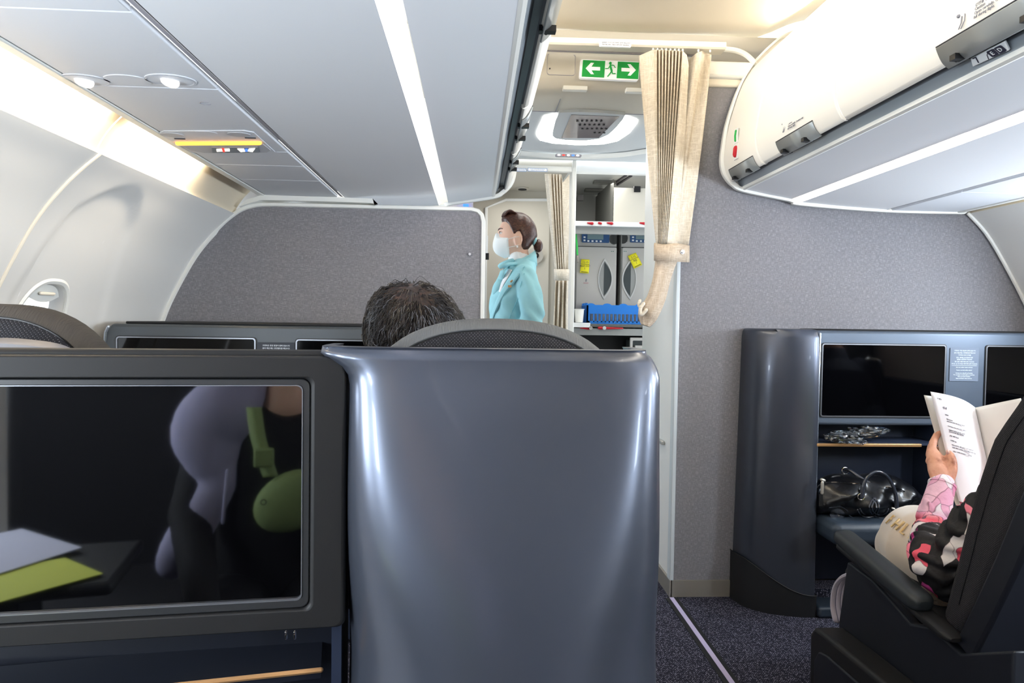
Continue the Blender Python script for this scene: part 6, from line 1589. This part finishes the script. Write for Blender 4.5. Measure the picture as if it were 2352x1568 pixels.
# blouse
mb = MB(); rows = []
chain(mb, [hip + Vector((0, -.02, 0)), Vector((1.40, 1.55, .68)), Vector((1.40, 1.49, .82)), Vector((1.40, 1.43, .93))], [.17, .165, .165, .10], 26, .78)
S1 = hp(2150, 1170, 1.83); S2 = hp(2148, 1225, 1.79)
cuff = W.lerp(hp(2160, 1085, 1.88), -.05)
chain(mb, spline([W + (W - S1).normalized() * .004, S1, S2, EL + Vector((.0, 0, .01)), EL + Vector((.012, -.03, -.035))], 4), [.0345, .035, .036, .038, .041, .045, .049, .052, .054, .056, .056, .055, .054, .054, .053, .050, .045][:17], 24)
chain(mb, [EL + Vector((.02, -.02, -.01)), EL.lerp(SH, .35), EL.lerp(SH, .7), SH], [.054, .062, .066, .068], 22)
chain(mb, [sh2, sh2.lerp(el2, .5), el2, w2.lerp(el2, .25)], [.062, .060, .052, .040], 20)
blz = fuse('blouse', mb, .005, 'floral', lady, 4)
for v in blz.data.vertices:
    p = v.co
    if p.x < 1.27:
        k = .0045 * math.sin(p.z * 150 + 3 * math.sin(p.x * 60 + p.y * 25)) + .006 * mnoise.noise(p * 28)
        v.co += v.normal * k
# hollow cuff ring
mb = MB(); dirw = (W - S1).normalized(); tube(mb, [W + dirw * .001, W + dirw * .007], [.036, .0355], 24, round_caps=False); obj('cuff', mb, 'floral', lady)
# velour trousers with gold lettering
mb = MB()
kn = aY(2122, 1292, 2.06)
chain(mb, [(1.40, 1.60, .50), (1.385, 1.78, .49), (1.37, 1.95, .475), (kn.x + .005, 2.10, .458), (kn.x + .0, 2.15, .43)], [.135, .133, .128, .118, .095], 28, 1.0)
chain(mb, [(kn.x + .03, 2.10, .42), (1.42, 2.17, .28), (1.43, 2.20, .10)], [.088, .072, .060], 24)
chain(mb, [(1.50, 1.60, .50), (1.54, 1.85, .50), (1.53, 2.12, .48)], [.12, .105, .09], 24); chain(mb, [(1.56, 2.10, .44), (1.615, 2.19, .10)], [.085, .062], 24)
trs = fuse('trousers', mb, .008, 'velour', lady, 8)
mb = MB()
for x in (1.42, 1.62): tube(mb, [(x, 2.14, .045), (x, 2.34, .035)], [.046, .038], 14)
obj('shoes', mb, 'black', lady)
TT = surf(trs)
for k, ch in enumerate('FHLY'):
    px, py = 2046 + 17 * k, 1196 + 11 * k
    o_ = on(TT, px, py, .0); r_ = on(TT, px + 8, py + 5, .0); u_ = on(TT, px + 5, py - 9, .0)
    xd_ = (r_ - o_).normalized(); yd_ = (u_ - o_); yd_ = (yd_ - xd_ * yd_.dot(xd_)).normalized(); n_ = xd_.cross(yd_); n_ = n_ if n_.dot(Vector(CAM) - o_) > 0 else -n_
    text_on(ch, .052, o_ + n_ * .0045, xd_, yd_, 'text_gold', lady, align='CENTER', name='gold_lettering', ext=.002)
# shearling lining at the hip
mb = MB(); q = spline([aY(2133, 1334, 1.70), aY(2150, 1325, 1.69), aY(2175, 1318, 1.68), aY(2215, 1310, 1.67)], 4); tube(mb, q, [.020, .026, .030, .032, .034, .036, .037, .038, .038, .038, .038, .038, .036], 18); tube(mb, [aY(2143, 1345, 1.70), aY(2160, 1385, 1.70)], [.028, .024], 16); o = obj('shearling_throw', mb, 'shearling'); tag(o, 'curly beige shearling bundle between the reader and the black seat back', 'throw')
# booklet
bk_ = thing('booklet', 'open white menu booklet held up in the left hand at the right edge', 'booklet', aY(2200, 1050, 1.93))
def page(Lp, Rp, bulge, mt, nm, n=16, m=20):
    Ls, Rs = spline(Lp, m // (len(Lp) - 1)), spline(Rp, m // (len(Rp) - 1)); k_ = min(len(Ls), len(Rs)); mb = MB(); rows = []
    for i in range(k_):
        a, b = Ls[i], Rs[i]; rows.append([a.lerp(b, u / n) + Vector((0, -bulge * math.sin(PI * u / n), bulge * .35 * math.sin(PI * u / n))) for u in range(n + 1)])
    grid(mb, rows); o = obj(nm, mb, mt, bk_, ang=180); solid(o, .0008); return o
SPt = aY(2240, 936, 2.0); SPb = aY(2305, 1225, 1.95)
lp = [aY(2137, 899, 1.925), aY(2163, 1000, 1.925), aY(2184, 1085, 1.915), aY(2208, 1170, 1.905)]
PG = page(lp, [SPt, SPt.lerp(SPb, .33), SPt.lerp(SPb, .66), SPb], .022, 'paper', 'left_page')
page([SPt, SPt.lerp(SPb, .5), SPb], [aY(2345, 914, 1.90), aY(2375, 1050, 1.88), aY(2410, 1200, 1.86)], .008, 'paper_cream', 'right_page')
lq = [aY(2122, 907, 1.945), aY(2150, 1005, 1.945), aY(2172, 1090, 1.93), aY(2200, 1172, 1.92)]
off3 = Vector((0, .006, 0))
page(lq, [p + off3 for p in (SPt, SPt.lerp(SPb, .33), SPt.lerp(SPb, .66), SPb)], .016, 'paper_cream', 'under_page')
page([p + Vector((.004, .003, -.006)) for p in lq], [p + off3 * 2 + Vector((0, 0, -.006)) for p in (SPt, SPt.lerp(SPb, .33), SPt.lerp(SPb, .66), SPb)], .015, 'lime_paper', 'front_cover')
page([p + off3 + Vector((0, 0, -.006)) for p in (SPt, SPt.lerp(SPb, .5), SPb)], [p + off3 + Vector((0, 0, -.006)) for p in (aY(2347, 913, 1.90), aY(2376, 1050, 1.88), aY(2410, 1200, 1.86))], .008, 'lime_paper', 'back_cover')
PT_ = surf(PG)
def on_page(px, py): return on(PT_, px, py, .0015) or aY(px, py, 1.925 + (px - 2137) / 103 * .07 - .026 * math.sin(PI * min(1, max(0, (px - 2137 - (py - 900) * .24) / 100))))
xdp = on_page(2225, 985) - on_page(2175, 970); ydp = aY(2160, 900, 1.925) - aY(2186, 1000, 1.925)
for px, py, b, s in ((2140, 911, '기내 식사 메뉴', .007), (2165, 936, '식사', .011), (2171, 952, 'MENU', .0055), (2174, 962, '전채 Appetizer', .0048), (2175, 967, '훈제 연어와 신선한 야채 샐러드를 곁들인', .0048), (2177, 978, '주요리 Main course, 쇠고기 안심 스테이크', .0048),
                     (2179, 987, '비빔밥과 미역국, 참기름 고추장', .0056), (2180, 991, '닭고기 요리와 계절 야채 볶음', .0056), (2181, 1000, '과일, 치즈 Fruit', .0065), (2183, 1011, '디저트 Ice', .0065), (2186, 1021, '아이스크림 또는 계절 과일을 드실 수 있습니다', .0050), (2187, 1027, '커피, 홍차, 녹차를 준비하였습니다 Tea', .0065), (2190, 1036, '메뉴는 사정에 따라 변경될 수 있습니다', .0050)):
    text_on(b, s * .72, on_page(px, py), on_page(px + 18, py + 5) - on_page(px, py), ydp, 'text_dark', bk_, name='menu_text', ext=.0002)

# ---------------------------------------------------------------- what the black screens mirror
S0 = N(.3, .007, .94); Sn = (N(.3, -1, .94) - N(.3, 0, .94)).normalized()
def mir(px, py, yv):
    p = aY(px, py, yv); return p - Sn * 2 * (p - S0).dot(Sn)
ph = thing('person', 'photographer in black top and lilac hooded jacket mirrored in the near screen', 'person', (-.25, -.2, .4))
nk = mir(655, 880, 1.76); ch = mir(640, 1080, 1.76)
mb = MB()
hd = nk + Vector((0, -.03, .14)); PM = Matrix.Translation(hd); head_mesh(mb, PM, .98)
chain(mb, [nk + Vector((0, -.02, .05)), nk + Vector((0, -.02, -.06))], [.052, .056]); chain(mb, [nk + Vector((0, -.05, -.08)), ch + Vector((0, -.08, -.10)), ch + Vector((0, -.12, -.32))], [.10, .14, .15], 22, .7)
for s_ in (-1, 1):
    sh = nk + Vector((s_ * .17, -.06, -.10)); el = sh + Vector((s_ * .05, .08, -.22)); w = el + Vector((-s_ * .06, .16, -.16)); chain(mb, [sh, el, w], [.046, .038, .026]); hand(mb, w, (-s_ * .4, 1, -.3), (-s_, 0, 0), (0, 0, -1), .9)
    hx = ch + Vector((s_ * .09, -.1, -.36)); kx = hx + Vector((s_ * .04, .40, .02)); chain(mb, [hx, kx], [.085, .06]); chain(mb, [kx, kx + Vector((0, .06, -.40))], [.058, .04])
fuse('body', mb, .010, 'skin', ph, 3)
mb = MB(); chain(mb, [nk + Vector((-.02, -.05, -.16)), ch + Vector((0, -.07, -.12)), ch + Vector((0, -.11, -.34))], [.135, .155, .165], 24, .72); [chain(mb, [nk + Vector((s_ * .17, -.06, -.10)), nk + Vector((s_ * .22, .02, -.32)), nk + Vector((s_ * .16, .20, -.50))], [.058, .05, .038]) for s_ in (-1, 1)]; fuse('top', mb, .012, 'black_cloth', ph, 4)
mb = MB(); chain(mb, spline([mir(565, 870, 1.72), mir(520, 930, 1.70), mir(480, 990, 1.70), mir(490, 1060, 1.70), mir(500, 1110, 1.70), mir(455, 1190, 1.68), mir(400, 1290, 1.66)], 4), [.06, .07, .075, .08, .085, .088, .09, .09, .088, .085, .08, .072, .065, .058, .05, .045, .045, .046, .048, .05, .052, .052, .052, .05, .045][:25], 20, .6); sh = nk + Vector((.16, -.06, -.10)); chain(mb, [nk + Vector((.09, -.04, -.03)), sh, sh + Vector((.05, .08, -.22))], [.05, .07, .06]); fuse('hooded_jacket', mb, .010, 'lilac', ph, 6)
mb = MB()
for s_ in (-1, 1):
    hx = ch + Vector((s_ * .09, -.1, -.36)); kx = hx + Vector((s_ * .04, .40, .02)); chain(mb, [hx, kx], [.105, .078]); chain(mb, [kx, kx + Vector((0, .06, -.38))], [.07, .05])
fuse('trousers', mb, .012, 'black_cloth', ph, 3)
mb = MB(); tube(mb, [mir(523, 1080, 1.62), mir(516, 1150, 1.62), mir(512, 1200, 1.62)], .004, 6); obj('drawstring', mb, 'lilac', ph)
bb = thing('belt_bag', 'lime green crossbody belt bag mirrored in the near screen', 'bag', mir(655, 1140, 1.63))
mb = MB(); q = [mir(583, 935, 1.64), mir(592, 1000, 1.62), mir(606, 1050, 1.61), mir(622, 1095, 1.61)]; rows = []
for p in spline(q, 5): rows.append([p + Vector((-.017, 0, 0)), p + Vector((.017, 0, 0))])
grid(mb, rows); o = obj('strap', mb, 'lime', bb); solid(o, .003)
mb = MB(); p = q[2]; box(mb, p.x - .022, p.x + .022, p.y - .004, p.y + .010, p.z - .022, p.z + .022); o = obj('buckle', mb, 'lime', bb); bev(o, .005)
mb = MB(); c = mir(672, 1150, 1.63); rows = []
for j in range(13):
    a = -PI / 2 + PI * j / 12; rows.append([c + Vector((.085 * math.cos(a) * math.cos(b) + .02 * math.sin(b) * math.cos(a), .030 * math.sin(a), .075 * math.cos(a) * math.sin(b))) for b in [2 * PI * k / 28 for k in range(28)]])
loft(mb, rows); obj('pouch', mb, 'lime', bb)
c2 = mir(605, 1153, 1.585); mb = MB(); tube(mb, [c2 + Vector((.006 * math.cos(a), .0, .006 * math.sin(a))) for a in [2 * PI * k / 14 for k in range(15)]], .0012, 6, round_caps=False); obj('round_mark', mb, 'black', bb)
# camera operator's neighbour side: chrome edged seat wing, side table with papers
wg = thing('seat_wing', 'navy seat wing with a chrome front edge mirrored in the near screen', 'seat wing', mir(200, 1180, 2.15))
def vq(px, py, yv): return mir(px, py, yv)
a, b, c, d = vq(150, 935, 2.15), vq(270, 908, 2.2), vq(272, 1190, 2.2), vq(140, 1190, 2.15)
mb = MB(); plate_any(mb, [a, b, c, d], .03); obj('panel', mb, 'navy', wg, smooth=False)
mb = MB(); tube(mb, spline([vq(200, 907, 2.13), vq(165, 912, 2.13), vq(150, 935, 2.12), vq(145, 1000, 2.12), vq(140, 1150, 2.12)], 5), .010, 8); obj('chrome_edge', mb, 'chrome', wg)
st = thing('side_table', 'dark side table carrying papers mirrored in the near screen', 'table', mir(60, 1330, 1.35))
tz = mir(60, 1300, 1.3).z - .02
pc = mir(40, 1310, 1.3); mb = MB(); box(mb, pc.x - .28, pc.x + .17, pc.y - .20, pc.y + .06, tz - .03, tz - .004); o = obj('table_top', mb, 'black_soft', st); bev(o, .01)
mb = MB(); box(mb, pc.x - .15, pc.x + .0, pc.y - .12, pc.y, 0, tz - .03); obj('pedestal', mb, 'black_soft', st)
def flatsheet(pts, z, mt, nm, lab):
    q = []
    for px, py in pts:     # intersect mirrored ray with the table plane
        a_, b_ = mir(px, py, 1.0), mir(px, py, 1.6); t = (z - a_.z) / (b_.z - a_.z); q.append(a_.lerp(b_, t))
    mb = MB(); plate_any(mb, q, .0015); o = obj(nm, mb, mt, smooth=False); tag(o, lab, 'paper'); return o
flatsheet([(-120, 1250), (50, 1215), (188, 1258), (-40, 1330)], tz + .004, 'paper_print', 'paper_sheet', 'printed white sheet on the side table mirrored in the near screen')
flatsheet([(-140, 1330), (150, 1282), (236, 1318), (-60, 1400)], tz, 'lime_paper', 'paper_sheet', 'yellow green sheet on the side table mirrored in the near screen')
# neighbouring passenger's seat wing and suit mirrored in the far right screens
def mir2(px, py, yv): p = aY(px, py, yv); return Vector((p.x, 2 * (YF - .0015) - p.y, p.z))
wg = thing('seat_wing', 'navy seat wing with a chrome edge mirrored in the far right screen', 'seat wing', mir2(1995, 940, 3.9))
mb = MB(); a, b, c, d = mir2(1956, 832, 3.9), mir2(2022, 826, 3.8), mir2(2030, 960, 3.8), mir2(1956, 960, 3.9); plate_any(mb, [a, b, c, d], .03); obj('panel', mb, 'navy', wg, smooth=False)
mb = MB(); tube(mb, spline([mir2(1990, 825, 3.8), mir2(2015, 826, 3.78), mir2(2024, 842, 3.76), mir2(2030, 900, 3.76), mir2(2032, 955, 3.76)], 4), .010, 8); obj('chrome_edge', mb, 'chrome', wg)

fonts_to_meshes()
